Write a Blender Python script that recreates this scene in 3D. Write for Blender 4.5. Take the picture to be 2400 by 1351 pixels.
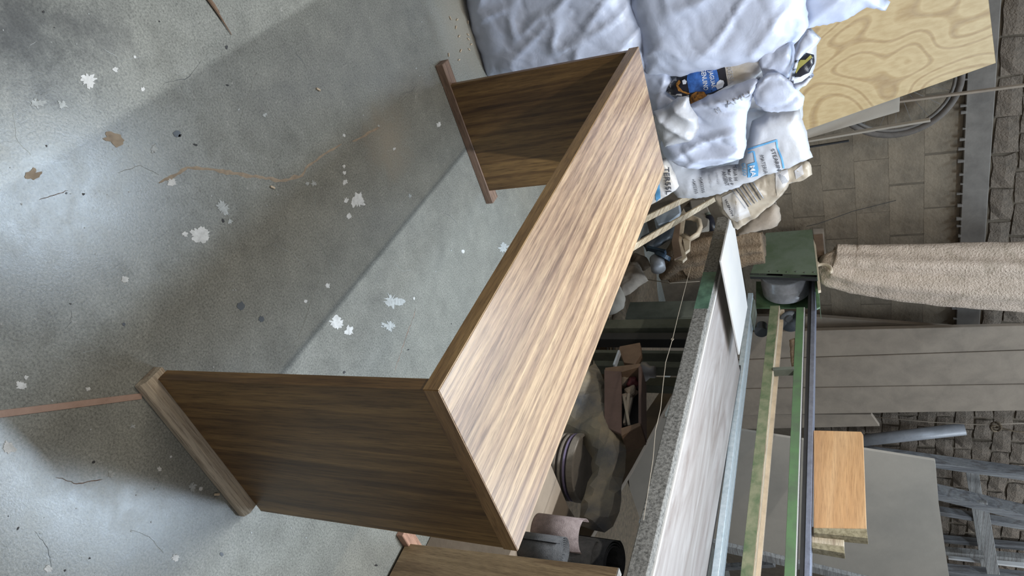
import bpy, bmesh, math, random
from mathutils import Vector, Matrix, noise, geometry
from mathutils.bvhtree import BVHTree
R = random.Random(7)
for o in list(bpy.data.objects): bpy.data.objects.remove(o)
C = bpy.context.scene.collection
# ------------------------------------------------------------ camera (phone held sideways, so the frame is rolled by 90 degrees)
FL, PITCH, ROLL = 1678.1, .4695, -.0338
CAM = Vector((-.785, -.7513, 1.476))
M3 = Matrix(((.80036, .59952, 0), (-.59952, .80036, 0), (0, 0, 1)))
_F = Vector((0, math.cos(PITCH), -math.sin(PITCH))); _R = Vector((1, 0, 0)); _U = Vector((0, math.sin(PITCH), math.cos(PITCH)))
F = M3 @ _F
RT = M3 @ (math.cos(ROLL)*_R + math.sin(ROLL)*_U)
UP = M3 @ (-math.sin(ROLL)*_R + math.cos(ROLL)*_U)
cd = bpy.data.cameras.new('camera'); cam = bpy.data.objects.new('camera', cd); C.objects.link(cam)
cd.sensor_width = 36; cd.lens = FL/2400*36; cd.clip_start = .02
mw = Matrix((( UP.x, -RT.x, -F.x, CAM.x), (UP.y, -RT.y, -F.y, CAM.y), (UP.z, -RT.z, -F.z, CAM.z), (0, 0, 0, 1)))
cam.matrix_world = mw
bpy.context.scene.camera = cam
# ------------------------------------------------------------ world, lamps, exposure
w = bpy.data.worlds.new('world'); bpy.context.scene.world = w; w.use_nodes = True
bg = w.node_tree.nodes['Background']; bg.inputs[0].default_value = (.92, .95, 1, 1); bg.inputs[1].default_value = .20
def area(name, loc, to, sx, sy, power, col):
    l = bpy.data.lights.new(name, 'AREA'); l.shape = 'RECTANGLE'; l.size = sx; l.size_y = sy; l.energy = power; l.color = col
    o = bpy.data.objects.new(name, l); C.objects.link(o); o.location = loc
    o.rotation_euler = (Vector(to)-Vector(loc)).to_track_quat('-Z', 'Y').to_euler(); return o
area('roof_strip_light', (.837, .95, 2.1), (.837, .95, 0), .03, 1.0, 38, (.90, .95, 1))
area('yard_strip_light', (-1.18, .7, 4.0), (-1.18, .7, 0), .09, 1.6, 50, (1, .92, .80))
area('skylight_mid', (.55, 2.4, 4.3), (.55, 2.4, 0), .45, .9, 58, (.66, .82, 1))
area('skylight_right', (2.45, 1.28, 4.3), (2.45, 1.28, 0), 1.5, .26, 82, (.66, .82, 1))
area('skylight_far', (4.98, 2.5, 4.3), (4.98, 2.5, 0), .36, 1.8, 75, (.76, .87, 1))
vs = bpy.context.scene.view_settings
bpy.context.scene.display_settings.display_device = 'sRGB'
vs.view_transform = 'Standard'; vs.look = 'None'; vs.gamma = 1; vs.use_curve_mapping = False; vs.exposure = .28

# ------------------------------------------------------------ photo -> place
def ray(x, y): return F + RT*((y-675.5)/FL) - UP*(((2400-x)-1200)/FL)
def PX(x, y, v): d = ray(x, y); return CAM + d*((v-CAM.x)/d.x)
def PY(x, y, v): d = ray(x, y); return CAM + d*((v-CAM.y)/d.y)
def PZ(x, y, v): d = ray(x, y); return CAM + d*((v-CAM.z)/d.z)
def PP(x, y, p, n): d = ray(x, y); return CAM + d*((Vector(p)-CAM).dot(n)/d.dot(n))
# ------------------------------------------------------------ materials
def mat(name): 
    m = bpy.data.materials.new(name); m.use_nodes = True
    nt = m.node_tree; b = nt.nodes['Principled BSDF']; return m, nt, b
def N(nt, t, **k):
    n = nt.nodes.new(t)
    for a, v in k.items():
        if a.startswith('i_'): n.inputs[a[2:].replace('_', ' ')].default_value = v
        else: setattr(n, a, v)
    return n
def ramp(nt, stops, src):
    r = nt.nodes.new('ShaderNodeValToRGB'); e = r.color_ramp.elements
    while len(e) < len(stops): e.new(.5)
    for q, (p, c) in zip(e, stops): q.position = p; q.color = (*c, 1) if len(c) == 3 else c
    nt.links.new(src, r.inputs[0]); return r.outputs[0]
def mapped(nt, sc, world=False, rot=(0, 0, 0)):
    tc = nt.nodes.new('ShaderNodeTexCoord'); mp = nt.nodes.new('ShaderNodeMapping')
    mp.inputs['Scale'].default_value = sc; mp.inputs['Rotation'].default_value = rot
    if world:
        g = nt.nodes.new('ShaderNodeNewGeometry'); nt.links.new(g.outputs['Position'], mp.inputs[0])
    else: nt.links.new(tc.outputs['Object'], mp.inputs[0])
    return mp.outputs[0]
def noi(nt, vec, scale, detail=4, rough=.55, dist=0):
    n = N(nt, 'ShaderNodeTexNoise', i_Scale=scale, i_Detail=detail, i_Roughness=rough, i_Distortion=dist)
    nt.links.new(vec, n.inputs['Vector']); return n.outputs['Fac']
def mix(nt, fac, a, b, mode='MIX'):
    m = nt.nodes.new('ShaderNodeMix'); m.data_type = 'RGBA'; m.blend_type = mode
    for s, v in ((0, fac), (6, a), (7, b)):
        if isinstance(v, (int, float)): m.inputs[s].default_value = v
        elif isinstance(v, tuple): m.inputs[s].default_value = (*v, 1)
        else: nt.links.new(v, m.inputs[s])
    return m.outputs[2]
def bump(nt, b, h, st=.3, d=.01):
    n = N(nt, 'ShaderNodeBump', i_Strength=st, i_Distance=d); nt.links.new(h, n.inputs['Height']); nt.links.new(n.outputs[0], b.inputs['Normal'])
def wood(name, dark, midc, light, axis='z', rough=.4, sc=1., streak=1., bands=.5, coat=0):
    m, nt, b = mat(name)
    k = {'x': (.055, 1, 1), 'y': (1, .055, 1), 'z': (1, 1, .055)}[axis]
    v = mapped(nt, k)
    w1 = noi(nt, v, 4.5*sc, 4, .55, .9)           # broad figure
    w2 = noi(nt, v, 30*sc, 6, .7, .35)           # streaks
    w3 = noi(nt, v, 230*sc, 4, .7)               # fibre
    c1 = ramp(nt, [(.36, dark), (.46, midc), (.54, light), (.60, midc), (.68, dark)], w1)
    c2 = ramp(nt, [(.30, dark), (.47, midc), (.64, light)], w2)
    c3 = ramp(nt, [(.34, (.42, .37, .33)), (.5, (.95, .94, .92)), (.65, (1.2, 1.18, 1.12))], w3)
    wv = N(nt, 'ShaderNodeTexWave', wave_type='BANDS', bands_direction={'x': 'Z', 'y': 'X', 'z': 'X'}[axis], i_Scale=5.5*sc, i_Distortion=7.0, i_Detail=4, i_Detail_Scale=1.4, i_Detail_Roughness=.6)
    nt.links.new(v, wv.inputs['Vector'])
    c4 = ramp(nt, [(.02, (.50, .43, .40)), (.16, (.95, .93, .92)), (.55, (1.05, 1.05, 1.04)), (1, (.88, .86, .84))], wv.outputs['Fac'])
    c = mix(nt, bands, c2, c1); c = mix(nt, .6, c, mix(nt, 1., c, c4, 'MULTIPLY')); c = mix(nt, .75*streak, c, mix(nt, 1., c, c3, 'MULTIPLY'))
    nt.links.new(c, b.inputs['Base Color']); b.inputs['Roughness'].default_value = rough
    b.inputs['Coat Weight'].default_value = coat; b.inputs['Coat Roughness'].default_value = .35
    bump(nt, b, w3, .12, .002); return m
def plain(name, col, rough=.6, metal=0, var=.25, sc=12, col2=None, st=.25, bd=.004, spec=.5):
    m, nt, b = mat(name); v = mapped(nt, (1, 1, 1))
    n = noi(nt, v, sc, 6, .6, .3)
    c2 = col2 or tuple(x*(1-var) for x in col)
    c = ramp(nt, [(.32, c2), (.62, col)], n); nt.links.new(c, b.inputs['Base Color'])
    b.inputs['Roughness'].default_value = rough; b.inputs['Metallic'].default_value = metal; b.inputs['Specular IOR Level'].default_value = spec
    bump(nt, b, noi(nt, v, sc*6, 4, .6), st, bd); return m
MT = {}
MT['walnut_y'] = wood('lacquered_walnut_along_lit', (.135, .085, .062), (.29, .195, .125), (.47, .345, .215), 'y', .34, 1.1, bands=.45, coat=.25)  # paler copy for the top: its light and lilac sheen are in the colour
MT['walnut_z'] = wood('lacquered_walnut_upright_shaded', (.058, .026, .008), (.155, .084, .029), (.30, .178, .064), 'z', .42, 1.0, bands=.5, coat=.1)  # same veneer, darker: shade of the upright panels put into the colour
MT['walnut_x'] = wood('lacquered_walnut_across', (.16, .08, .032), (.29, .165, .07), (.40, .25, .115), 'x', .42, 1.3)
MT['band_y'] = wood('walnut_edge_band_lit', (.21, .115, .042), (.36, .22, .09), (.50, .33, .15), 'y', .42, 1.6)  # brightened: light on the front edge is put into this colour
MT['oak_z'] = wood('dull_brown_veneer', (.15, .10, .052), (.22, .155, .085), (.29, .21, .12), 'z', .5, 2.0)
MT['pink'] = wood('pink_softwood', (.30, .16, .11), (.40, .23, .165), (.5, .31, .23), 'x', .6, 1.5)
MT['redwood'] = wood('reddish_hardwood', (.15, .092, .064), (.215, .14, .10), (.29, .195, .145), 'x', .6, 1.5)
MT['pinebar'] = wood('grimy_pine', (.36, .30, .22), (.50, .42, .32), (.60, .52, .41), 'x', .65, 1.2)
MT['pine'] = wood('fresh_pine', (.42, .22, .095), (.54, .31, .145), (.62, .40, .215), 'y', .5, .8, streak=.55, bands=.8)
MT['endgrain'] = plain('rough_end_grain', (.34, .29, .18), .9, sc=60, col2=(.16, .13, .07), st=.6)
MT['rawwood'] = wood('pale_raw_lath', (.36, .29, .20), (.50, .42, .30), (.62, .54, .42), 'y', .7, 2)
MT['dustwood'] = plain('dust_covered_board', (.27, .215, .16), .9, sc=6, col2=(.205, .163, .122))
MT['dustwood2'] = plain('dusty_grey_sheet', (.32, .275, .22), .85, sc=3, col2=(.27, .235, .19))
MT['greywood'] = wood('weathered_grey_timber', (.075, .075, .08), (.15, .15, .155), (.24, .24, .235), 'z', .8, 2)
MT['greywood_x'] = wood('weathered_grey_crosspiece', (.13, .125, .12), (.21, .205, .195), (.29, .285, .27), 'x', .8, 2)
MT['paledust'] = plain('pale_mdf', (.30, .245, .19), .85, sc=20)
MT['sack'] = None
MT['lathpink'] = plain('flat_pinkish_strip', (.40, .27, .21), .7, sc=25, col2=(.32, .21, .16))
def sackmat(name, col, dirty, weave=True):
    m, nt, b = mat(name); v = mapped(nt, (1, 1, 1))
    n = noi(nt, v, 5, 5, .6, .5); c = ramp(nt, [(.35, dirty), (.62, col)], n)
    nt.links.new(c, b.inputs['Base Color']); b.inputs['Roughness'].default_value = .42; b.inputs['Specular IOR Level'].default_value = .45
    b.inputs['Sheen Weight'].default_value = .1
    h = noi(nt, v, 11, 5, .55, .4); bump(nt, b, h, .30, .012); return m
MT['sack'] = sackmat('white_woven_plastic', (.50, .55, .68), (.42, .46, .57))
MT['sack2'] = sackmat('dull_white_plastic', (.48, .50, .55), (.36, .36, .365))
MT['paper'] = sackmat('cream_paper', (.58, .57, .58), (.42, .37, .30))
MT['kraft'] = sackmat('kraft_paper', (.42, .36, .28), (.30, .25, .19))
MT['blackfilm'] = plain('black_film', (.02, .02, .028), .3, sc=8, col2=(.012, .012, .016))
MT['blueprint'] = plain('blue_print', (.05, .16, .50), .3, sc=30, col2=(.02, .05, .17))
MT['orangeprint'] = plain('spotted_orange_print', (.50, .22, .04), .4, sc=90, col2=(.03, .02, .015))
MT['ink'] = plain('black_ink', (.06, .06, .07), .6); MT['greyink'] = plain('faded_grey_ink', (.36, .37, .40), .6)
MT['blueink'] = plain('blue_ink', (.13, .38, .66), .5); MT['whiteink'] = plain('white_ink', (.72, .76, .84), .5)
MT['iron'] = plain('grimy_cast_iron', (.22, .21, .19), .6, sc=95, col2=(.045, .042, .036), st=.6)
MT['green'] = plain('worn_green_paint', (.10, .17, .085), .5, sc=14, col2=(.055, .105, .048))
MT['greenhood'] = plain('scuffed_green_sheet', (.15, .18, .125), .5, sc=7, col2=(.10, .135, .075))
MT['greenpost'] = plain('dusty_green_paint', (.12, .125, .095), .85, sc=9, col2=(.075, .082, .06))
MT['steel'] = plain('brushed_steel', (.60, .61, .64), .30, .55, sc=30, st=.08)
MT['bluesteel'] = plain('dull_steel', (.32, .34, .42), .38, .7, sc=30)
MT['alu'] = plain('bright_sheet_metal', (.72, .80, .84), .34, .55, sc=40, col2=(.52, .62, .66), st=.1)
MT['dark'] = plain('grease_and_shade_black', (.025, .024, .024), .6)
MT['darkred'] = plain('dark_red_paint', (.09, .012, .022), .5)
MT['cast'] = plain('dark_grey_cast', (.10, .11, .12), .5, .3)
MT['melamine'] = None
m, nt, b = mat('scuffed_white_melamine'); v = mapped(nt, (1, .16, 1))
c = ramp(nt, [(.3, (.19, .155, .14)), (.5, (.28, .25, .235)), (.68, (.36, .335, .32))], noi(nt, v, 9, 6, .65, 1.2)); nt.links.new(c, b.inputs[0]); b.inputs['Roughness'].default_value = .38
MT['melamine'] = m
MT['whiteply'] = plain('clean_white_board', (.56, .54, .51), .4, sc=4, col2=(.50, .49, .48), st=.05)
MT['canvas'] = plain('sawdust_coated_canvas', (.72, .56, .43), .95, sc=14, col2=(.54, .42, .31), st=1., bd=.02)
MT['browncanvas'] = plain('brown_dusty_canvas', (.24, .165, .10), .95, sc=14, col2=(.13, .09, .055), st=.8, bd=.015)
MT['tarp'] = plain('dusty_black_tarpaulin', (.25, .21, .145), .6, sc=4.5, col2=(.075, .078, .085), st=.3, bd=.01)
MT['dust'] = plain('sawdust', (.25, .18, .11), 1, sc=40, col2=(.15, .11, .07), st=1, bd=.02)
MT['bucket'] = plain('paint_crusted_plastic', (.24, .21, .19), .6, sc=9, col2=(.09, .09, .085))
MT['lid'] = plain('dusty_lid', (.24, .21, .175), .85, sc=14)
MT['lilac'] = plain('lilac_paint', (.24, .20, .32), .6)
MT['belt'] = plain('dark_abrasive_cloth', (.085, .085, .088), .8, sc=50, col2=(.05, .052, .055), st=.6)
MT['beltbrown'] = plain('brown_abrasive_cloth', (.25, .20, .19), .8, sc=45, col2=(.17, .13, .125), st=.5)
MT['redbox'] = plain('dull_red_brown_wood', (.135, .085, .07), .8, sc=12)
MT['brownwood'] = plain('brown_wood', (.19, .12, .075), .7, sc=14)
MT['palewood'] = plain('pale_birch', (.60, .48, .34), .55, sc=14, st=.1)
MT['wire'] = plain('thin_wire', (.30, .25, .19), .6)
MT['tyre'] = plain('dusty_rubber', (.125, .105, .088), .9, sc=30)
MT['rim'] = plain('dusty_rim', (.165, .145, .125), .7, .2)
MT['brick'] = plain('rough_dusty_brick', (.16, .122, .088), .95, sc=14, col2=(.085, .066, .048), st=.9, bd=.012)
MT['block'] = plain('skimmed_wall_block', (.215, .168, .115), .95, sc=4, col2=(.125, .098, .068), st=.6, bd=.01)
MT['mortar'] = plain('recessed_mortar', (.125, .098, .068), 1, sc=20)
MT['lintel'] = plain('grey_concrete', (.16, .14, .118), .95, sc=8, col2=(.11, .095, .08))
MT['pvc'] = plain('grey_pipe', (.20, .20, .205), .45, sc=12)
MT['tinblue'] = plain('blue_tin', (.03, .055, .085), .4); MT['tinwhite'] = plain('scuffed_tin', (.34, .33, .33), .45, .3)
MT['paint'] = plain('white_paint_splash', (.66, .66, .64), .6, sc=60, col2=(.46, .46, .44))
MT['palepaint'] = plain('worn_white_paint', (.42, .44, .43), .6, sc=80, col2=(.28, .29, .28))
MT['sand'] = plain('sandy_filler', (.34, .27, .195), .95, sc=60, col2=(.24, .19, .14))
MT['bonewhite'] = plain('white_plastic', (.5, .55, .6), .4)
MT['red'] = plain('red_rag', (.10, .018, .02), .7)
# pine plywood with big contour figure
m, nt, b = mat('pine_plywood'); v = mapped(nt, (.75, .75, .42))
n0 = noi(nt, v, 3.1, 1, .4, .35)
mm = N(nt, 'ShaderNodeMath', operation='MULTIPLY'); mm.inputs[1].default_value = 30; nt.links.new(n0, mm.inputs[0])
fr = N(nt, 'ShaderNodeMath', operation='PINGPONG'); fr.inputs[1].default_value = 1; nt.links.new(mm.outputs[0], fr.inputs[0])
c = ramp(nt, [(0, (.27, .155, .058)), (.22, (.36, .225, .085)), (.34, (.46, .32, .15)), (1, (.41, .275, .12))], fr.outputs[0])
c = mix(nt, .25, c, ramp(nt, [(.4, (.48, .35, .17)), (.6, (.66, .52, .29))], noi(nt, mapped(nt, (1, 1, .05)), 60, 3)))
nt.links.new(c, b.inputs[0]); b.inputs['Roughness'].default_value = .5; MT['ply'] = m
# concrete floor
m, nt, b = mat('worn_concrete'); v = mapped(nt, (1, 1, 1), True)
n1 = noi(nt, v, 2.2, 6, .6, .4); n2 = noi(nt, v, 11, 6, .7, .3); n3 = noi(nt, v, 190, 4, .8); n4 = noi(nt, v, 55, 4, .7, .5)
c = ramp(nt, [(.30, (.145, .146, .132)), (.5, (.220, .218, .190)), (.70, (.27, .265, .228))], n1)
c = mix(nt, .55, c, ramp(nt, [(.28, (.150, .154, .148)), (.5, (.215, .220, .205)), (.7, (.27, .272, .25))], n2))
c = mix(nt, .85, c, mix(nt, 1., c, ramp(nt, [(.34, (.50, .50, .48)), (.5, (1.0, 1.0, .98)), (.66, (1.42, 1.41, 1.36))], n3), 'MULTIPLY'))
c = mix(nt, ramp(nt, [(.66, (0, 0, 0)), (.74, (1, 1, 1))], n4), c, (.36, .35, .32))
# oily dark stain near the left corner and along the middle, part of the slab itself
def blob(pos, r0, r1, sq=1.0):
    g = N(nt, 'ShaderNodeVectorMath', operation='DISTANCE'); g.inputs[1].default_value = pos; nt.links.new(v, g.inputs[0])
    a = N(nt, 'ShaderNodeMath', operation='ADD'); nt.links.new(g.outputs['Value'], a.inputs[0])
    s = N(nt, 'ShaderNodeMath', operation='MULTIPLY'); s.inputs[1].default_value = .28; nt.links.new(n2, s.inputs[0]); nt.links.new(s.outputs[0], a.inputs[1])
    return ramp(nt, [(r0, (1, 1, 1)), (r1, (0, 0, 0))], a.outputs[0])
p = PZ(30, 60, 0); c = mix(nt, mix(nt, 1., blob(p, .16, .33), (.75, .75, .75), 'MULTIPLY'), c, (.055, .056, .058))
p = PZ(250, 95, 0); c = mix(nt, mix(nt, 1., blob(p, .14, .24), (.45, .45, .45), 'MULTIPLY'), c, (.09, .09, .09))
p = PZ(910, 330, 0); c = mix(nt, mix(nt, 1., blob(p, .16, .30), (.45, .45, .45), 'MULTIPLY'), c, (.36, .31, .24))
p = PZ(1090, 60, 0); c = mix(nt, mix(nt, 1., blob(p, .18, .42), (.5, .5, .5), 'MULTIPLY'), c, (.42, .38, .31))
nt.links.new(c, b.inputs[0])
rr = N(nt, 'ShaderNodeMapRange'); rr.inputs[1].default_value = .3; rr.inputs[2].default_value = .7; rr.inputs[3].default_value = .17; rr.inputs[4].default_value = .30
nt.links.new(n2, rr.inputs[0]); nt.links.new(rr.outputs[0], b.inputs['Roughness'])
b.inputs['Specular IOR Level'].default_value = .55
bump(nt, b, n3, .25, .0007); MT['concrete'] = m
# ------------------------------------------------------------ object helpers
def link(name, me, m, parent=None, smooth=False):
    o = bpy.data.objects.new(name, me); C.objects.link(o)
    if m: me.materials.append(MT[m] if isinstance(m, str) else m)
    if smooth: me.polygons.foreach_set('use_smooth', [True]*len(me.polygons))
    if parent:
        o.parent = parent; wl = wloc(parent); me.transform(Matrix.Translation(-wl))
    else:
        vs_ = [v.co for v in me.vertices]
        c = Vector((sum(v.x for v in vs_)/len(vs_), sum(v.y for v in vs_)/len(vs_), min(v.z for v in vs_)))
        me.transform(Matrix.Translation(-c)); o.location = c
    me.update(); return o
def wloc(o):
    l = o.location.copy()
    while o.parent: o = o.parent; l += o.location
    return l
def tag(o, label, cat, group=None, kind=None):
    if label: o['label'] = label
    if cat: o['category'] = cat
    if group: o['group'] = group
    if kind: o['kind'] = kind
    return o
def thing(name, loc, label, cat, group=None):
    o = bpy.data.objects.new(name, None); C.objects.link(o); o.location = loc; o.empty_display_size = .05
    return tag(o, label, cat, group)
def tomesh(bm, name='m'):
    bmesh.ops.recalc_face_normals(bm, faces=bm.faces)
    me = bpy.data.meshes.new(name); bm.to_mesh(me); bm.free(); return me
def obj(name, bm, m, parent=None, smooth=False): return link(name, tomesh(bm, name), m, parent, smooth)
def prism(pts, off, bev=.0012, bm=None):
    bm = bm or bmesh.new(); off = Vector(off)
    a = [bm.verts.new(p) for p in pts]; b_ = [bm.verts.new(Vector(p)+off) for p in pts]; n = len(pts)
    fs = [bm.faces.new(a), bm.faces.new(b_[::-1])]
    for i in range(n): fs.append(bm.faces.new((a[i], b_[i], b_[(i+1) % n], a[(i+1) % n])))
    if bev:
        es = {e for f in fs for e in f.edges}
        bmesh.ops.bevel(bm, geom=list(es), offset=bev, segments=1, affect='EDGES')
    return bm
def box(x0, x1, y0, y1, z0, z1, bev=.0015, bm=None):
    return prism([(x0, y0, z0), (x1, y0, z0), (x1, y1, z0), (x0, y1, z0)], (0, 0, z1-z0), bev, bm)
def bar(p, q, w, h, up=(0, 0, 1), bev=.0015, bm=None):
    p, q = Vector(p), Vector(q); d = (q-p).normalized(); s = d.cross(Vector(up)).normalized(); u = s.cross(d).normalized()
    return prism([p+s*w/2+u*h/2, p-s*w/2+u*h/2, p-s*w/2-u*h/2, p+s*w/2-u*h/2], q-p, bev, bm)
def tube(pts, rad, seg=12, bm=None, cap=True, closed=False):
    bm = bm or bmesh.new(); pts = [Vector(p) for p in pts]; n = len(pts)
    rf = rad if callable(rad) else (lambda t, a: rad)
    rings = []; ref = None
    for i, p in enumerate(pts):
        if closed: d = pts[(i+1) % n]-pts[i-1]
        else: d = pts[min(i+1, n-1)]-pts[max(i-1, 0)]
        d.normalize()
        if ref is None: ref = d.orthogonal().normalized()
        ref = (ref - d*ref.dot(d)).normalized(); s = d.cross(ref)
        rings.append([bm.verts.new(p + (ref*math.cos(a)+s*math.sin(a))*rf(i/max(1, n-1), a)) for a in [2*math.pi*k/seg for k in range(seg)]])
    for i in range(n if closed else n-1):
        A, B = rings[i], rings[(i+1) % n]
        for k in range(seg): bm.faces.new((A[k], A[(k+1) % seg], B[(k+1) % seg], B[k]))
    if cap and not closed: bm.faces.new(rings[0][::-1]); bm.faces.new(rings[-1])
    return bm
def lathe(prof, c, axis=(0, 0, 1), seg=40, bm=None):
    """prof: (r, h) along axis from c"""
    bm = bm or bmesh.new(); ax = Vector(axis).normalized(); u = ax.orthogonal().normalized(); s = ax.cross(u); c = Vector(c)
    rings = [[bm.verts.new(c+ax*h+(u*math.cos(a)+s*math.sin(a))*r) for a in [2*math.pi*k/seg for k in range(seg)]] for r, h in prof]
    for A, B in zip(rings, rings[1:]):
        for k in range(seg): bm.faces.new((A[k], A[(k+1) % seg], B[(k+1) % seg], B[k]))
    for rg in (rings[0], rings[-1]):
        try: bm.faces.new(rg)
        except ValueError: pass
    return bm
def inside(p, poly):
    r = False; j = len(poly)-1
    for i in range(len(poly)):
        a, b_ = poly[i], poly[j]
        if (a[1] > p[1]) != (b_[1] > p[1]) and p[0] < (b_[0]-a[0])*(p[1]-a[1])/(b_[1]-a[1])+a[0]: r = not r
        j = i
    return r
def edist(p, poly):
    best = 9
    for i in range(len(poly)):
        ax, ay = poly[i-1]; bx, by = poly[i]; dx, dy = bx-ax, by-ay; l = dx*dx+dy*dy or 1e-9
        t = max(0, min(1, ((p[0]-ax)*dx+(p[1]-ay)*dy)/l)); best = min(best, math.hypot(p[0]-ax-t*dx, p[1]-ay-t*dy))
    return best
def pillow(pix, pt, n, thick, res=.012, wr=.012, wf=9., round_=.1, seed=0., crease=1., flat=False):
    """stuffed cloth shape: outline lies in a plane, both faces bulge out of it, folds and wrinkles run over it.
    returns mesh and a function that drops a point of the plane onto the front face"""
    n = Vector(n).normalized(); 
    if n.dot(CAM-Vector(pt)) < 0: n = -n
    u = n.orthogonal().normalized() if abs(n.z) > .9 else Vector((0, 0, 1)).cross(n).normalized(); v = n.cross(u)
    pt = Vector(pt); P2 = []
    for x, y in pix:
        q = PP(x, y, pt, n)-pt; P2.append((q.dot(u), q.dot(v)))
    # resample and roughen the outline
    poly = []
    for i in range(len(P2)):
        a, b_ = P2[i-1], P2[i]; L = math.hypot(a[0]-b_[0], a[1]-b_[1]); k = max(1, int(L/res/1.2))
        for j in range(k): 
            t = j/k; q = Vector((a[0]+(b_[0]-a[0])*t, a[1]+(b_[1]-a[1])*t, seed))
            d = noise.noise_vector(q*30)*res*.55; poly.append((q.x+d.x, q.y+d.y))
    xs = [p[0] for p in poly]; ys = [p[1] for p in poly]
    pts = [Vector(p) for p in poly]; nb = len(pts); y = min(ys); row = 0
    while y < max(ys):
        x = min(xs)+(res/2 if row % 2 else 0)
        while x < max(xs):
            q = (x+R.uniform(-.2, .2)*res, y+R.uniform(-.2, .2)*res)
            if inside(q, poly) and edist(q, poly) > res*.55: pts.append(Vector(q))
            x += res
        y += res*.87; row += 1
    vv, ee, ff, *_ = geometry.delaunay_2d_cdt(pts, [(i, (i+1) % nb) for i in range(nb)], [list(range(nb))], 1, 1e-6)
    ha = []
    for q in vv:
        d = edist(q, poly); e = min(1, d/round_); base = math.sqrt(max(0, 1-(1-e)**2))*thick
        s = Vector((q.x, q.y, seed*3.1)); ww = noise.noise_vector(s*wf*.35)*.05
        s2 = s+ww; an = seed*1.7; ca, sa = math.cos(an), math.sin(an)
        s3 = Vector(((s2.x*ca+s2.y*sa)*.38, -s2.x*sa+s2.y*ca, s2.z)); s4 = Vector((s2.x*sa+s2.y*ca, (s2.x*ca-s2.y*sa)*.45, s2.z+5))
        r1 = max(0, 1-abs(noise.noise(s3*wf))*4.2); r2 = max(0, 1-abs(noise.noise(s4*wf*2.0))*3.6); lo = noise.noise(s*3.2)
        f = min(1, d/(res*2.5))
        ha.append(base + f*wr*(.55*r1**1.5*crease - .3*r2**1.5 + 1.1*lo + .5*noise.noise(s2*wf*.8)))
    V = []; 
    onb = [edist(q, poly) < 1e-5 for q in vv]
    fr = []
    for q, h in zip(vv, ha): fr.append(len(V)); V.append(pt+u*q.x+v*q.y+n*h)
    bk = []
    for i, (q, h) in enumerate(zip(vv, ha)):
        if onb[i]: bk.append(fr[i])
        else: bk.append(len(V)); V.append(pt+u*q.x+v*q.y-n*((.004 if flat else h*.35)))
    Fc = [tuple(fr[i] for i in f) for f in ff] + [tuple(bk[i] for i in reversed(f)) for f in ff]
    me = bpy.data.meshes.new('cloth'); me.from_pydata([tuple(a) for a in V], [], Fc); me.update()
    bm = bmesh.new(); bm.from_mesh(me); bmesh.ops.recalc_face_normals(bm, faces=bm.faces); bm.to_mesh(me); bm.free()
    bvh = BVHTree.FromPolygons([tuple(a) for a in V], Fc)
    def drop(p, lift=.0025):
        d = (p-CAM).normalized(); h = bvh.ray_cast(CAM, d, 20)
        if h[0] is None: return None
        return h[0]+n*lift
    return me, drop
def decal(name, pixpoly, drop, m, parent, step=6, lift=.002):
    """printed patch: polygon given in the photo, laid on the cloth under it"""
    P2 = [Vector(p) for p in pixpoly]; xs = [p.x for p in P2]; ys = [p.y for p in P2]; poly = [tuple(p) for p in P2]
    pts = []
    for i in range(len(P2)):
        a, b_ = P2[i-1], P2[i]; k = max(1, int((a-b_).length/step))
        for j in range(k): pts.append(a+(b_-a)*(j/k))
    nb = len(pts); y = min(ys)
    while y < max(ys):
        x = min(xs)
        while x < max(xs):
            if inside((x, y), poly) and edist((x, y), poly) > step*.5: pts.append(Vector((x, y)))
            x += step
        y += step
    vv, ee, ff, *_ = geometry.delaunay_2d_cdt(pts, [(i, (i+1) % nb) for i in range(nb)], [list(range(nb))], 1, 1e-6)
    co = [drop(ray(q.x, q.y)+CAM, lift) for q in vv]; ok = [c is not None for c in co]
    fs = [f for f in ff if all(ok[i] for i in f)]
    if not fs: return None
    me = bpy.data.meshes.new(name); me.from_pydata([tuple(c) if c is not None else (0, 0, 0) for c in co], [], fs)
    bm = bmesh.new(); bm.from_mesh(me); bmesh.ops.delete(bm, geom=[v_ for v_ in bm.verts if not v_.link_faces], context='VERTS')
    return obj(name, bm, m, parent, True)
def text(s, p0, p1, drop, m, parent, size=1., bold=0, label=None, lift=.003, mirror=False, name='lettering'):
    """printed words: baseline from p0 to p1 in the photo, letter height size*px"""
    cu = bpy.data.curves.new('t', 'FONT'); cu.body = s; cu.offset = bold; cu.resolution_u = 2
    to = bpy.data.objects.new('t', cu); C.objects.link(to); bpy.context.view_layer.update()
    me = bpy.data.meshes.new_from_object(to); bpy.data.objects.remove(to)
    bm = bmesh.new(); bm.from_mesh(me)
    bmesh.ops.triangulate(bm, faces=bm.faces); bmesh.ops.subdivide_edges(bm, edges=[e for e in bm.edges if e.calc_length() > .25], cuts=1)
    xs = [v_.co.x for v_ in bm.verts]; w_ = max(xs)-min(xs); x0 = min(xs)
    p0, p1 = Vector(p0), Vector(p1); d = p1-p0; e = d.normalized(); up = Vector((e.y, -e.x))
    if mirror: up = -up
    bad = []
    for v_ in bm.verts:
        q = p0+d*((v_.co.x-x0)/w_)+up*(v_.co.y/.7*size)
        c = drop(ray(q.x, q.y)+CAM, lift)
        if c is None: bad.append(v_)
        else: v_.co = c
    bmesh.ops.delete(bm, geom=bad, context='VERTS')
    if not bm.verts: bm.free(); return
    o = obj(name, bm, m, parent); return o
def plane_drop(pt, n):
    n = Vector(n).normalized(); pt = Vector(pt); s = 1 if n.dot(CAM-pt) > 0 else -1
    return lambda p, lift=.001: PPd(p, pt, n)+n*s*lift
def PPd(p, pt, n): d = p-CAM; return CAM+d*((pt-CAM).dot(n)/d.dot(n))
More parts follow.
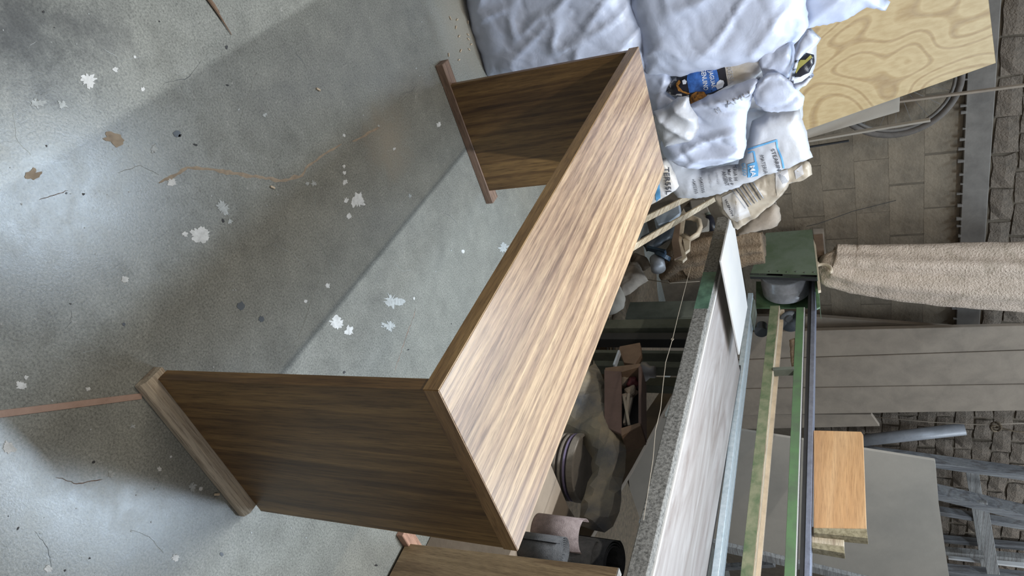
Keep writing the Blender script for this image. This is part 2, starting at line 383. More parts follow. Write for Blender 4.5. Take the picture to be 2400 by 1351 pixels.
def st(o): o['kind'] = 'structure'; return o

# ============================================================ SETTING
YW = 3.62
bm = bmesh.new(); vs4 = [bm.verts.new(p) for p in ((-3, -3, 0), (8, -3, 0), (8, YW+.02, 0), (-3, YW+.02, 0), (-3, -3, -.1), (8, -3, -.1), (8, YW+.02, -.1), (-3, YW+.02, -.1))]
for f in ((0, 1, 2, 3), (7, 6, 5, 4), (0, 4, 5, 1), (1, 5, 6, 2), (2, 6, 7, 3), (3, 7, 4, 0)): bm.faces.new([vs4[i] for i in f])
floor = st(obj('floor', bm, 'concrete'))
def splash(x, y, r, m='paint', el=1., ang=0, nlobe=15, jag=.45, name='paint_splash'):
    c = PZ(x, y, 0); k = (PZ(x+1, y, 0)-PZ(x, y, 0)), (PZ(x, y+1, 0)-PZ(x, y, 0))
    pts = []; L = nlobe*2 if nlobe < 10 else 44; sd = R.uniform(0, 99)
    for i in range(L):
        a = 2*math.pi*i/L; q_ = Vector((math.cos(a), math.sin(a), sd))
        rr_ = r*(.80+jag*.9*noise.noise(q_*1.3)+jag*.8*noise.noise(q_*4)+jag*.45*R.uniform(-1, 1)*(R.random() < .45))
        dx, dy = math.cos(a)*rr_*el, math.sin(a)*rr_
        ex = dx*math.cos(ang)-dy*math.sin(ang); ey = dx*math.sin(ang)+dy*math.cos(ang)
        q = c+k[0]*ex+k[1]*ey; q.z = .0002; pts.append(q)
    return obj(name, prism(pts, (0, 0, .0007), 0), m, floor)
for x, y, r, el, an in ((207, 188, 21, 1.0, .6), (270, 163, 7, 1.2, 0), (335, 209, 6, 1, 0), (402, 428, 12, 1, 0), (433, 549, 7, 1.2, 0), (470, 552, 20, 1.3, .2), (838, 470, 21, .85, 0),
    (292, 655, 9, 1, 0), (767, 670, 7, 1, 0), (788, 758, 16, 1.2, 0), (818, 775, 14, .8, 0), (806, 317, 4, 1, 0), (807, 405, 5, 1, 0), (808, 428, 8, .8, 0), (811, 470, 7, .8, 0),
    (817, 507, 8, .8, 0), (806, 390, 4, 1, 0), (715, 706, 5, 1, 0), (316, 133, 4, 1, 0), (1028, 292, 7, .8, 0), (924, 349, 4, 1, 0), (50, 905, 12, 1.3, .5), (22, 1050, 17, 1, 0), (471, 1146, 5, 1, 0),
    (412, 1308, 9, 1.1, 0), (206, 912, 5, 1.4, 0), (373, 1100, 6, 1, 0), (400, 1071, 3, 1, 0), (970, 700, 4, .6, 0), (1085, 590, 6, .7, 0), (60, 885, 6, 1, 0), (113, 1335, 9, 1.2, 0)):
    splash(x, y, r, 'paint', el, an)
for x, y, r, el in ((523, 488, 15, 1.1), (918, 704, 18, 1.3), (912, 765, 12, 1.5), (450, 1143, 10, 1.1), (260, 1112, 8, 1), (85, 240, 14, 1.2), (148, 248, 9, 1.3), (360, 350, 10, .8), (735, 430, 7, 1), (1180, 580, 12, .8), (620, 270, 5, 1), (720, 430, 6, .7), (538, 520, 6, 1), (960, 460, 5, 1), (310, 1000, 5, 1)):
    splash(x, y, r, 'palepaint', el, .3, 17, .75)
for _ in range(90):
    x, y = R.uniform(5, 1080), R.uniform(5, 1345)
    splash(x, y, R.uniform(1, 2.4), 'palepaint', R.uniform(.6, 1.6), R.uniform(0, 3), 4, .4, 'paint_speck')
for _ in range(26):
    splash(R.uniform(5, 1080), R.uniform(5, 1345), R.uniform(1.5, 4), 'dark', R.uniform(.5, 1.8), R.uniform(0, 3), 4, .5, 'dirt_speck')
for x, y, r in ((415, 314, 10), (565, 718, 11), (612, 748, 8), (155, 453, 3), (290, 760, 5), (505, 1160, 6), (520, 1300, 5)): splash(x, y, r, 'cast', 1, 0, 9, .3, 'dark_stain')
splash(78, 408, 14, 'sand', 1.6, -.3, 9, .5, 'filler_patch'); splash(270, 325, 16, 'sand', 1.8, .2, 9, .5, 'filler_patch')
def ribbon(pix, w, m, name, z=.0012, jit=.6):
    L = []; Rr = []
    P_ = []
    for a, b_ in zip(pix, pix[1:]):
        n_ = max(2, int(math.hypot(a[0]-b_[0], a[1]-b_[1])/7))
        for j in range(n_): t = j/n_; P_.append((a[0]+(b_[0]-a[0])*t+R.uniform(-1.5, 1.5), a[1]+(b_[1]-a[1])*t+R.uniform(-1.5, 1.5)))
    P_.append(pix[-1]); bm = bmesh.new()
    pts = [PZ(x, y, 0) for x, y in P_]; rows = []
    for i, p in enumerate(pts):
        d = (pts[min(i+1, len(pts)-1)]-pts[max(i-1, 0)]).normalized(); s = Vector((-d.y, d.x, 0))
        ww = w*(1-jit+jit*abs(noise.noise(p*25))*2.2)*(.3 if i in (0, len(pts)-1) else 1)
        rows.append((bm.verts.new(p+s*ww+Vector((0, 0, .0001))), bm.verts.new(p+Vector((0, 0, z))), bm.verts.new(p-s*ww+Vector((0, 0, .0001)))))
    for A, B in zip(rows, rows[1:]): bm.faces.new((A[0], A[1], B[1], B[0])); bm.faces.new((A[1], A[2], B[2], B[1]))
    return obj(name, bm, m, floor)
ribbon([(372, 428), (408, 412), (440, 393), (500, 398), (555, 408), (600, 414), (662, 424), (708, 412), (722, 388), (760, 362), (800, 338)], .0055, 'sand', 'filled_crack')
ribbon([(826, 331), (856, 318), (888, 298)], .006, 'sand', 'filled_crack')
ribbon([(275, 405), (330, 388), (372, 410)], .0014, 'palepaint', 'filled_crack')
ribbon([(737, 450), (745, 560), (765, 600), (790, 640)], .0008, 'palepaint', 'scratch'); ribbon([(770, 600), (735, 690), (700, 790)], .0008, 'palepaint', 'scratch')
ribbon([(975, 722), (925, 872)], .002, 'redwood', 'red_chalk_mark', .0006, .8)
ribbon([(652, 828), (755, 755)], .0008, 'palepaint', 'scratch'); ribbon([(600, 170), (560, 290)], .0008, 'palepaint', 'scratch')
ribbon([(130, 1118), (180, 1135), (240, 1125)], .0012, 'redwood', 'scratch'); ribbon([(90, 470), (160, 447)], .0014, 'redwood', 'scratch')

for _ in range(26):
    x, y = R.uniform(20, 1050), R.uniform(20, 1330); a = R.uniform(0, 6.28); l_ = R.uniform(20, 110)
    if x > 400 and y > 880: continue
    ribbon([(x, y), (x+math.cos(a)*l_*.5, y+math.sin(a)*l_*.5+4), (x+math.cos(a+.3)*l_, y+math.sin(a+.3)*l_)], R.uniform(.0004, .0008), R.choice(['palepaint', 'palepaint', 'cast']), 'scratch', .0005)
# end wall of brick and block, each a part of the wall
wall = st(obj('wall_back', box(-1.2, 7.2, YW, YW+.2, 0, 2.95, 0), 'mortar'))
def brickmesh(w_, h_, d_, seed, jit):
    bm = bmesh.new(); rr = random.Random(seed); nx, nz = 3, 2; g = {}
    for i in range(nx+1):
        for j in range(nz+1):
            e = i in (0, nx) or j in (0, nz)
            g[i, j] = bm.verts.new(((i/nx-.5)*w_+rr.uniform(-1, 1)*jit, -(d_*(.45 if e else 1))+rr.uniform(-1, 1)*jit*.6, (j/nz-.5)*h_+rr.uniform(-1, 1)*jit))
    bk = {}
    for k, v_ in g.items():
        if k[0] in (0, nx) or k[1] in (0, nz): bk[k] = bm.verts.new((v_.co.x, .01, v_.co.z))
    for i in range(nx):
        for j in range(nz): bm.faces.new((g[i, j], g[i+1, j], g[i+1, j+1], g[i, j+1]))
    ring = [(i, 0) for i in range(nx)]+[(nx, j) for j in range(nz)]+[(i, nz) for i in range(nx, 0, -1)]+[(0, j) for j in range(nz, 0, -1)]
    for a, b_ in zip(ring, ring[1:]+ring[:1]): bm.faces.new((g[a], bk[a], bk[b_], g[b_]))
    return tomesh(bm, 'brick')
bl = [brickmesh(.378, .1885, .0035, s, .0009) for s in range(5)]; br = [brickmesh(.222, .112, .020, 20+s, .009) for s in range(6)]
for q in bl: q.materials.append(MT['block'])
for q in br: q.materials.append(MT['brick'])
wl = wloc(wall)
def lay(meshes, x0, x1, z0, z1, w_, h_):
    z = z0; k = 0
    while z+h_ <= z1+1e-3:
        x = x0-(w_/2 if k % 2 else 0)
        while x+w_ <= x1+w_*.6:
            if x+w_*.5 > x0-.12:
                o = bpy.data.objects.new('brick', R.choice(meshes)); C.objects.link(o); o.parent = wall
                o.location = Vector((x+w_/2, YW, z+h_/2))-wl; o.scale.x = R.uniform(.96, 1.0)
            x += w_
        z += h_; k += 1
lay(bl, -.30, 3.0, .62, 1.95, .380, .190)
lay(br, -.2, 3.0, 2.10, 2.85, .230, .122)
lay(br, 3.25, 6.5, 1.0, 2.85, .234, .122)
# lintel let into the wall
bm = box(-.6, 3.3, YW-.035, YW+.02, 1.955, 2.09, .004)
for k in range(34): x_ = .6+k*.075+R.uniform(-.02, .02); box(x_, x_+R.uniform(.008, .02), YW-.038, YW-.02, 1.945-R.uniform(0, .02), 1.962, .002, bm)
st(obj('trim_1', bm, 'lintel'))

# ============================================================ THE DESK
L_, D_, H_, T_ = 1.648, .479, .78, .035
desk = thing('desk', (.24, .82, 0), 'low walnut-veneered waterfall desk with two full side panels, standing on wood battens', 'desk')
hA, hC = .030, .034
obj('desktop', box(0, D_, 0, L_, H_-T_, H_, .0012), 'walnut_y', desk)
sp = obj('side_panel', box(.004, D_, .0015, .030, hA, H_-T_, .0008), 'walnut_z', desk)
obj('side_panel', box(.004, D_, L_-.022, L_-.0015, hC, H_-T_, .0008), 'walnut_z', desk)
obj('edge_band', box(-.0012, .0005, .0005, L_-.0005, H_-T_+.0005, H_-.0012, 0), 'band_y', desk)
obj('edge_band', box(.0005, D_-.0005, -.0012, .0005, H_-T_+.0005, H_-.0012, 0), 'walnut_x', desk)
obj('edge_band', box(.0015, .0042, .0015, .0305, hA, H_-T_, 0), 'walnut_z', desk)
# battens under the panels
bt = obj('wood_batten', prism([(-.012, -.036, 0), (-.012, .028, 0), (-.012, .028, hA), (-.012, -.022, hA), (-.012, -.036, .018)], (D_-.012, 0, 0), .002), 'pinebar')
tag(bt, 'grubby pale pine batten with a rounded edge under the near side panel of the desk', 'batten', 'battens under the desk')
bt2 = obj('wood_batten', box(-.080, D_+.060, L_-.026, L_+.030, 0, hC, .002), 'redwood')
tag(bt2, 'reddish batten under the far side panel of the desk, sticking out at both ends', 'batten', 'battens under the desk')
# lath on the floor
a, b1, c1, d1 = PZ(-40, 967, 0), PZ(331, 922, 0), PZ(331, 936, 0), PZ(-40, 985, 0)
lth = obj('wooden_lath', prism([a, b1, c1, d1], (0, 0, .003), .0006), 'lathpink'); tag(lth, 'thin flat pinkish wooden strip on the floor pointing at the desk corner', 'strip')
bm = bmesh.new()
for (p0, p1, ww) in (((472, -25), (543, 82), .004), ((478, -20), (522, 48), .005), ((486, -8), (515, 30), .003)):
    tube([PZ(*p0, .006), PZ((p0[0]+p1[0])/2+2, (p0[1]+p1[1])/2, .006), PZ(*p1, .003)], lambda t, a, w_=ww: w_*(1.05-t)**.7+.0004, 5, bm)
tag(obj('wood_splinter', bm, 'brownwood'), 'long brown wood splinter lying on the concrete floor', 'splinter')
for x, y in ((742, 207), (634, 437), (502, 1160)):
    c0 = PZ(x, y, .003); tag(obj('wood_chip', bar(c0, c0+Vector((.012, .010, .001)), .006, .004, bev=.001), 'palewood'), {742: 'small pale wood chip on the floor between crack and splinter', 634: 'small tan wood chip on the floor just below the long crack', 502: 'small wood chip on the floor near the pine batten'}[x], 'wood chip')

# ============================================================ SECOND PANEL, RIGHT FOREGROUND
q0 = Vector((1.118, .345, 0))
pan = thing('standing_board', (1.14, -.1, 0), 'dull brown veneered panel standing upright in the right foreground, nearer than the rolled belts', 'panel')
obj('board', prism([(1.118, .345, 0.01), (1.118, -.75, 0.01), (1.118, -.75, .765), (1.118, .375, .765)], (.034, 0, 0), .001), 'oak_z', pan)
obj('edge_band', prism([(1.118, .3745, .766), (1.118, -.75, .766), (1.152, -.75, .766), (1.152, .3745, .766)], (0, 0, .0015), 0), 'greywood_x', pan)
tag(obj('wood_batten', box(1.06, 1.20, .335, .385, 0, .028, .002), 'pink'), 'short pinkish batten end on the floor at the foot of the upright brown panel', 'batten')

# ============================================================ SACKS
NY = (0, -1, 0)
def sack(name, pix, y, m, label, cat, thick=.06, group=None, **k):
    me, drop = pillow(pix, (0, y, 0), NY, thick, **k); o = link(name, me, m, None, True)
    tag(o, label, cat, group); return o, drop
GS = 'white woven sacks piled left of the desk end'
s1, dr1 = sack('woven_sack', [(1088, -170), (1098, 0), (1116, 90), (1142, 166), (1160, 180), (1230, 190), (1300, 196), (1480, 180), (1540, 150), (1535, 60), (1500, -20), (1490, -170)], 2.10, 'sack', 'big plump white woven sack standing on the floor behind the far desk end', 'sack', .14, GS, res=.013, wr=.016, crease=1.5, round_=.16, seed=1.3)
s2, dr2 = sack('woven_sack', [(1468, -170), (1474, 0), (1496, 62), (1504, 120), (1514, 170), (1600, 172), (1720, 150), (1840, 126), (1880, 84), (1896, 60), (1890, 0), (1885, -170)], 2.12, 'sack', 'white woven sack lying above the plump one, below the plywood sheet', 'sack', .15, GS, res=.013, wr=.015, crease=1.5, round_=.13, seed=5.1)
s3, dr3 = sack('woven_sack', [(1862, -170), (1868, 10), (1872, 60), (1893, 66), (1925, 58), (1985, 45), (2010, 28), (2032, 16), (2052, 20), (2075, 24), (2080, 14), (2086, 4), (2068, -8), (2050, -170)], 2.22, 'sack', 'topmost white woven sack with a ragged edge in front of the plywood sheet', 'sack', .09, GS, res=.013, wr=.015, crease=1.4, round_=.08, seed=8.2)
# open torn sack full of plastic wrappers
torn, drt = sack('torn_sack', [(1500, 130), (1520, 150), (1604, 128), (1712, 118), (1800, 106), (1862, 92), (1896, 62), (1912, 78), (1924, 90), (1916, 104), (1912, 150), (1905, 176), (1886, 196), (1868, 210), (1884, 226), (1882, 262), (1876, 300), (1800, 340), (1742, 382), (1700, 398), (1662, 404), (1590, 384), (1552, 366), (1532, 300), (1500, 250)], 2.24, 'sack2', 'open torn white sack stuffed with empty plastic bags', 'sack', .12, None, res=.011, wr=.024, wf=10, round_=.09, seed=2.7)
def flap(pix, y, seed, m='sack', th=.03, wr=.016, name='sack_flap', rd=.05):
    me, dr = pillow(pix, (0, y, 0), NY, th, res=.009, wr=wr*1.25, wf=8, crease=1.5, round_=rd, seed=seed); return link(name, me, m, torn, True), dr
flap([(1500, 150), (1530, 148), (1562, 160), (1578, 190), (1563, 216), (1588, 236), (1578, 250), (1540, 262), (1524, 272), (1505, 200)], 2.05, 3.3)
f1, drf = flap([(1617, 246), (1660, 224), (1720, 200), (1764, 184), (1782, 182), (1772, 210), (1752, 262), (1748, 300), (1750, 330), (1742, 372), (1690, 384), (1640, 392), (1590, 384), (1556, 362), (1548, 340), (1560, 300), (1590, 270)], 1.99, 4.9, 'sack', .045, .026, rd=.08)
flap([(1772, 196), (1800, 172), (1826, 170), (1852, 190), (1872, 212), (1886, 226), (1882, 246), (1870, 258), (1822, 264), (1792, 262), (1772, 244), (1764, 218)], 1.98, 6.1, 'sack', .045, .02, rd=.06)
flap([(1530, 262), (1560, 250), (1588, 228), (1614, 222), (1618, 248), (1636, 275), (1640, 300), (1622, 330), (1592, 335), (1556, 345), (1540, 300)], 1.96, 7.7, 'sack2', .035, .02)
flap([(1776, 118), (1800, 108), (1850, 95), (1862, 100), (1862, 150), (1848, 186), (1818, 172), (1790, 184), (1782, 160)], 2.02, 9.9, 'sack', .035, .015)
flap([(1862, 130), (1870, 100), (1890, 68), (1912, 82), (1922, 90), (1912, 104), (1888, 122), (1872, 140), (1862, 176), (1860, 196), (1880, 190), (1904, 170), (1908, 176), (1888, 200), (1866, 212), (1852, 190)], 1.98, 3.9, 'sack', .012, .006, rd=.02)
# dark film bag poking from the mouth of the sack
fb, drb = sack('film_bag', [(1857, 160), (1872, 136), (1890, 124), (1908, 128), (1908, 150), (1896, 170), (1876, 180), (1858, 182)], 2.0, 'blackfilm', 'yellow and black crumpled film bag poking from the open mouth of the torn sack', 'bag', .02, None, res=.006, wr=.01, round_=.03, seed=4)
decal('yellow_print', [(1862, 158), (1876, 140), (1888, 140), (1900, 128), (1904, 134), (1888, 148), (1874, 160), (1866, 172)], drb, plain('yellow_print', (.42, .38, .10), .4, col2=(.25, .24, .07)), fb, 4)
# printed charcoal bag inside
cb, drc = sack('printed_bag', [(1561, 214), (1568, 192), (1602, 168), (1640, 148), (1690, 140), (1742, 126), (1776, 114), (1792, 128), (1790, 165), (1766, 188), (1722, 202), (1660, 228), (1622, 250), (1612, 240), (1600, 226), (1572, 224)], 2.045, 'paper', 'blue and black printed charcoal bag inside the torn sack', 'bag', .025, None, res=.009, wr=.006, round_=.04, seed=6)
decal('black_print', [(1562, 212), (1568, 193), (1602, 169), (1640, 149), (1680, 141), (1692, 144), (1700, 160), (1706, 200), (1660, 226), (1622, 248), (1612, 238), (1600, 226), (1574, 222)], drc, 'blackfilm', cb, 6, .0018)
decal('blue_print', [(1610, 186), (1612, 170), (1640, 156), (1676, 148), (1682, 170), (1690, 206), (1672, 214), (1650, 222), (1632, 214), (1616, 218)], drc, 'blueprint', cb, 6, .003)
decal('moon_print', [(1599, 188), (1605, 185), (1610, 190), (1608, 196), (1601, 197)], drc, 'whiteink', cb, 3, .0042)
decal('flower_print', [(1681, 192), (1688, 186), (1696, 188), (1698, 194), (1694, 204), (1682, 209), (1678, 202)], drc, 'whiteink', cb, 3, .0042)
decal('spotted_print', [(1620, 222), (1632, 214), (1650, 214), (1658, 224), (1634, 238), (1620, 246), (1617, 232)], drc, 'orangeprint', cb, 4, .0042)
decal('spotted_print', [(1584, 196), (1592, 186), (1596, 192), (1590, 200), (1600, 212), (1618, 218), (1612, 221), (1590, 212)], drc, 'orangeprint', cb, 3, .0042)
text('EL', (1660, 157), (1660, 163), drc, 'whiteink', cb, 6, lift=.005)
text('JAGUAR', (1661, 165), (1669, 206), drc, 'whiteink', cb, 10, .012, lift=.005)
text('GENUINO', (1643, 161), (1650, 211), drc, 'whiteink', cb, 11, .012, lift=.005)
text('INGESA', (1704, 150), (1710, 196), drc, 'greyink', cb, 11, lift=.004)
text('DORES', (1761, 116), (1772, 142), drc, 'ink', cb, 6, .01, lift=.004)
text('M', (1681, 266), (1691, 261), drf, 'greyink', f1, 12, lift=.004)
text('AMU', (1703, 253), (1762, 224), drf, 'greyink', f1, 15, lift=.004)
# printed stearin sack
ss, drs = sack('printed_sack', [(1556, 360), (1640, 398), (1730, 384), (1752, 330), (1762, 285), (1800, 262), (1872, 256), (1878, 276), (1888, 300), (1894, 330), (1904, 368), (1884, 378), (1840, 396), (1800, 408), (1742, 432), (1690, 452), (1642, 462), (1590, 462), (1572, 440), (1562, 400)], 2.06, 'sack2', 'flattened white sack with blue frame and black lettering hanging under the torn sack', 'sack', .05, None, res=.012, wr=.008, round_=.06, seed=3.4)
def band(p, q, w_):
    p, q = Vector(p), Vector(q); s = (q-p).normalized(); s = Vector((-s.y, s.x))*w_/2; return [p+s, q+s, q-s, p-s]
for p, q in (((1820, 327), (1822, 345)), ((1822, 345), (1833, 372)), ((1833, 372), (1838, 400)), ((1752, 350), (1790, 338)), ((1790, 338), (1822, 328))):
    decal('blue_frame', band(p, q, 4), drs, 'blueink', ss, 5, .003)
decal('blue_frame', band((1753, 358), (1766, 354), 3), drs, 'blueink', ss, 4, .003); decal('blue_frame', band((1767, 354), (1772, 382), 4), drs, 'blueink', ss, 4, .003)
decal('blue_panel', [(1752, 385), (1774, 378), (1778, 396), (1777, 412), (1753, 416)], drs, 'blueink', ss, 6, .003)
text('STEARIN', (1807, 350), (1823, 401), drs, 'ink', ss, 9, .008, lift=.004)
text('MATERIA', (1781, 365), (1792, 408), drs, 'ink', ss, 9, lift=.004)
text('MA', (1757, 388), (1761, 414), drs, 'whiteink', ss, 12, .02, lift=.0055)
text('OLEO', (1738, 382), (1742, 412), drs, 'blueink', ss, 9, .01, lift=.004)
text('TERIA H', (1717, 383), (1722, 423), drs, 'ink', ss, 8, .005, lift=.004)
text('Mar del P', (1705, 397), (1712, 434), drs, 'ink', ss, 8, .005, lift=.004)
text('ARGENT', (1692, 402), (1701, 436), drs, 'ink', ss, 9, .008, lift=.004)
text('+5422355', (1639, 415), (1646, 452), drs, 'ink', ss, 7, .004, lift=.004)
text('+5422355', (1622, 420), (1630, 454), drs, 'ink', ss, 7, .004, lift=.004)
text('www.lamar', (1661, 408), (1667, 442), drs, 'greyink', ss, 6, lift=.004); text('ventas', (1679, 404), (1684, 432), drs, 'greyink', ss, 6, lift=.004)
# paper cement bag
cm, drm = sack('paper_bag', [(1672, 455), (1742, 428), (1800, 404), (1862, 384), (1896, 374), (1903, 400), (1904, 410), (1882, 422), (1850, 432), (1836, 456), (1812, 478), (1775, 508), (1730, 538), (1718, 532), (1712, 516), (1690, 500)], 2.20, 'kraft', 'crumpled torn paper cement bag below the printed sack', 'bag', .04, None, res=.010, wr=.02, wf=12, round_=.05, seed=9.4)
decal('printed_paper', [(1692, 462), (1716, 450), (1730, 446), (1750, 480), (1760, 506), (1742, 512), (1728, 520), (1712, 512), (1696, 490)], drm, 'paper', cm, 6, .003)
decal('printed_paper', [(1818, 405), (1846, 396), (1850, 420), (1838, 440), (1822, 460), (1818, 440)], drm, 'paper', cm, 6, .003)
decal('printed_paper', [(1862, 400), (1880, 386), (1884, 408), (1866, 420)], drm, 'paper', cm, 6, .003)
for k in range(7):
    decal('printed_lines', band((1716+k*8, 444-k*3.4), (1748+k*7, 488-k*4), 2), drm, 'ink' if k % 2 else 'greyink', cm, 5, .0045)
for k in range(5): decal('printed_lines', band((1822+k*4, 404+k*2), (1836+k*3, 430-k), 1.6), drm, 'greyink', cm, 5, .0045)
text('VICENTIN', (1698, 468), (1716, 506), drm, 'ink', cm, 6, .01, lift=.0045)
sc, drn = sack('printed_sack', [(1535, 372), (1562, 372), (1574, 392), (1584, 412), (1592, 436), (1584, 446), (1560, 462), (1524, 482), (1510, 470), (1525, 430)], 1.98, 'paper', 'creased white printed sack end beside the far corner of the desktop', 'sack', .03, None, res=.009, wr=.01, round_=.04, seed=7.4)
text('TER55L', (1556, 392), (1562, 456), drn, 'ink', sc, 13, .012, lift=.004)
decal('blue_panel', [(1536, 450), (1546, 430), (1549, 470), (1538, 474)], drn, 'blueink', sc, 5, .003)
# reddish cushion-like lump behind
lm, _ = sack('cloth_bundle', [(1720, 555), (1760, 510), (1818, 470), (1828, 488), (1830, 515), (1822, 530), (1800, 538), (1760, 545)], 2.45, 'paledust', 'dusty pinkish bundle behind the paper cement bag', 'bundle', .05, None, res=.015, wr=.008, seed=2)

# ============================================================ PLYWOOD AND SHEETS ON THE END WALL
def sheet(name, pix, pt, n, th, m, label, cat, bev=.0015, group=None):
    n = Vector(n).normalized(); 
    if n.dot(CAM-Vector(pt)) < 0: n = -n
    o = obj(name, prism([PP(x, y, pt, n) for x, y in pix], -n*th, bev), m); tag(o, label, cat, group); return o
def lean(y0, z0, y1, z1): return (0, y0, z0), (0, -(z1-z0), (y1-y0))
pt, n = lean(2.85, 0, 3.45, 2.0)
sheet('plywood_sheet', [(2334, 148), (2310, -60), (1850, -150), (1400, -100), (1380, 440), (1882, 308)], pt, n, .018, 'ply', 'pine plywood sheet with swirling grain leaning on the wall behind the sacks', 'plywood')
pt, n = lean(3.0, 0, 3.50, 2.0)
sheet('hardboard_sheet', [(2112, 150), (2108, 262), (1888, 326), (1500, 440), (1500, 150)], pt, n, .006, 'dustwood2', 'pinkish grey hardboard offcut peeking from under the plywood edge', 'board')
# flat steel bar and rods on the wall
def rod(p, q, y, w_, h_, m, name, label, cat):
    o = obj(name, bar(PY(*p, y), PY(*q, y), w_, h_, (0, 1, 0)), m); tag(o, label, cat); return o
rod((1880, 332), (2180, 281), 3.28, .012, .03, 'dustwood2', 'wooden_strip', 'grey dusty strip leaning in front of the bicycle wheel', 'strip')
rod((2090, 240), (2400, 200), 3.42, .012, .022, 'dustwood', 'steel_rod', 'long dusty rod crossing above the bicycle wheel hub', 'rod')
rod((1895, 345), (1990, 330), 3.42, .01, .012, 'dark', 'steel_rod', 'short dark rod low beside the plywood edge', 'rod')
# bicycle wheel
ctr = PY(2098, 195, 3.50)+Vector((0, .0, 0)); rw = .315
whl = thing('bicycle_wheel', ctr, 'dust-coated bicycle wheel hanging on the wall beside the plywood', 'wheel')
def circ(c, r, y, n_=64, a0=0, a1=2*math.pi): return [Vector((c.x+math.cos(a0+(a1-a0)*i/n_)*r, y, c.z+math.sin(a0+(a1-a0)*i/n_)*r)) for i in range(n_)]
obj('tyre', tube(circ(ctr, rw, ctr.y), .018, 10, closed=True), 'tyre', whl, True)
obj('rim', tube(circ(ctr, rw-.028, ctr.y), .010, 8, closed=True), 'rim', whl, True)
obj('hub', lathe([(.0, -.04), (.02, -.04), (.02, -.03), (.01, -.028), (.01, .028), (.02, .03), (.02, .04), (0, .04)], ctr, (0, 1, 0), 16), 'rim', whl)
for k in range(20):
    a = 2*math.pi*k/20; q = ctr+Vector((math.cos(a), 0, math.sin(a)))*(rw-.035)
    obj('spoke', tube([ctr+Vector((math.cos(a+.5)*.018, .03*(-1)**k, math.sin(a+.5)*.018)), q], .0018, 4), 'rim', whl)
# upright planks leaning on the wall
GP = 'dusty planks leaning upright on the end wall'
def quad_plank(pix, y, th, m, label, name='plank', group=GP, cat='plank'):
    o = obj(name, prism([PY(x, yy, y) for x, yy in pix], (0, th, 0), .003), m); tag(o, label, cat, group); return o
quad_plank([(2420, 764), (2420, 820), (1500, 851), (1500, 786), (1930, 775)], 3.36, .03, 'dustwood', 'left of the three wide dusty planks leaning upright behind the rails')
quad_plank([(2420, 822), (2420, 900), (1500, 915), (1500, 853)], 3.362, .03, 'dustwood', 'middle one of the three wide dusty planks behind the rails')
quad_plank([(2420, 902), (2420, 963), (2060, 968), (1500, 978), (1500, 917)], 3.358, .03, 'dustwood', 'right of the three wide dusty planks leaning upright behind the rails')
quad_plank([(2262, 770), (1900, 742), (1500, 742), (1500, 800), (1905, 800), (2200, 790)], 3.46, .03, 'dustwood', 'darker plank ending in a point behind the left wide plank')
quad_plank([(2042, 972), (2062, 1000), (1500, 1012), (1500, 972)], 3.42, .03, 'dustwood', 'short plank beside the grey pipe with a slanted end')
pp = obj('plastic_pipe', tube([PY(1960, 1040, 3.40), PY(2262, 1006, 3.50)], .045, 24), 'pvc', None, True); tag(pp, 'grey plastic pipe leaning on the brick wall beside the planks', 'pipe')
# big grey sheet leaning
pt, n = lean(2.05, 0, 2.35, 1.8)
sheet('mdf_sheet', [(2192, 1080), (2200, 1180), (2214, 1280), (2232, 1404), (1700, 1275), (1480, 1216), (1462, 966), (1740, 1010)], pt, n, .016, 'dustwood2', 'wide smooth grey sheet leaning behind the fresh pine offcut', 'board')
tag(obj('timber_strip', prism([PP(x, y_, (0, 2.02, 0), n) for x, y_ in ((1462, 1216), (1700, 1280), (2232, 1408), (2232, 1420), (1700, 1296), (1456, 1232))], (0, .03, 0), .002), 'greywood_x'), 'dusty timber strip along the lower edge of the wide grey sheet', 'timber')
# frame of grey timbers at the far right
fr = thing('pallet', PY(2300, 1250, 3.4), 'weathered grey timber frame like a pallet standing by the brick wall', 'frame')
def fbar(p, q, y, w_, h_, m='greywood', name='rail'):
    return obj(name, bar(PY(*p, y), PY(*q, y), w_, h_, (0, 1, 0)), m, fr)
fbar((1900, 1042), (2440, 1116), 3.42, .06, .085)
fbar((2190, 1152), (2440, 1212), 3.28, .07, .10)
fbar((2190, 1290), (2440, 1312), 3.46, .05, .055, 'greywood_x'); fbar((2190, 1332), (2440, 1358), 3.30, .07, .07)
fbar((2190, 1196), (2440, 1238), 3.52, .05, .06); fbar((2190, 1262), (2440, 1285), 3.56, .05, .05)
for (p, q, y) in (((2277, 1096), (2318, 1360), 3.49), ((2298, 1176), (2328, 1345), 3.25)): fbar(p, q, y, .085, .022, 'greywood_x', 'crosspiece')
fbar((2222, 1305), (2400, 1325), 3.54, .02, .05, 'whiteply', 'pale_strip')
for k in range(5):
    a = Vector((1760+k*105, 1330+k*4)); tag(obj('timber_post', bar(PY(1560+0*k, 1340+k*60, 3.3+.02*k), PY(1815, 1322+k*55, 3.3+.02*k), .05, .05), 'greywood'), ['leftmost', 'second', 'third', 'fourth', 'rightmost'][k]+' grey post in the dark gap below the wide grey sheet', 'post') if k < 3 else None
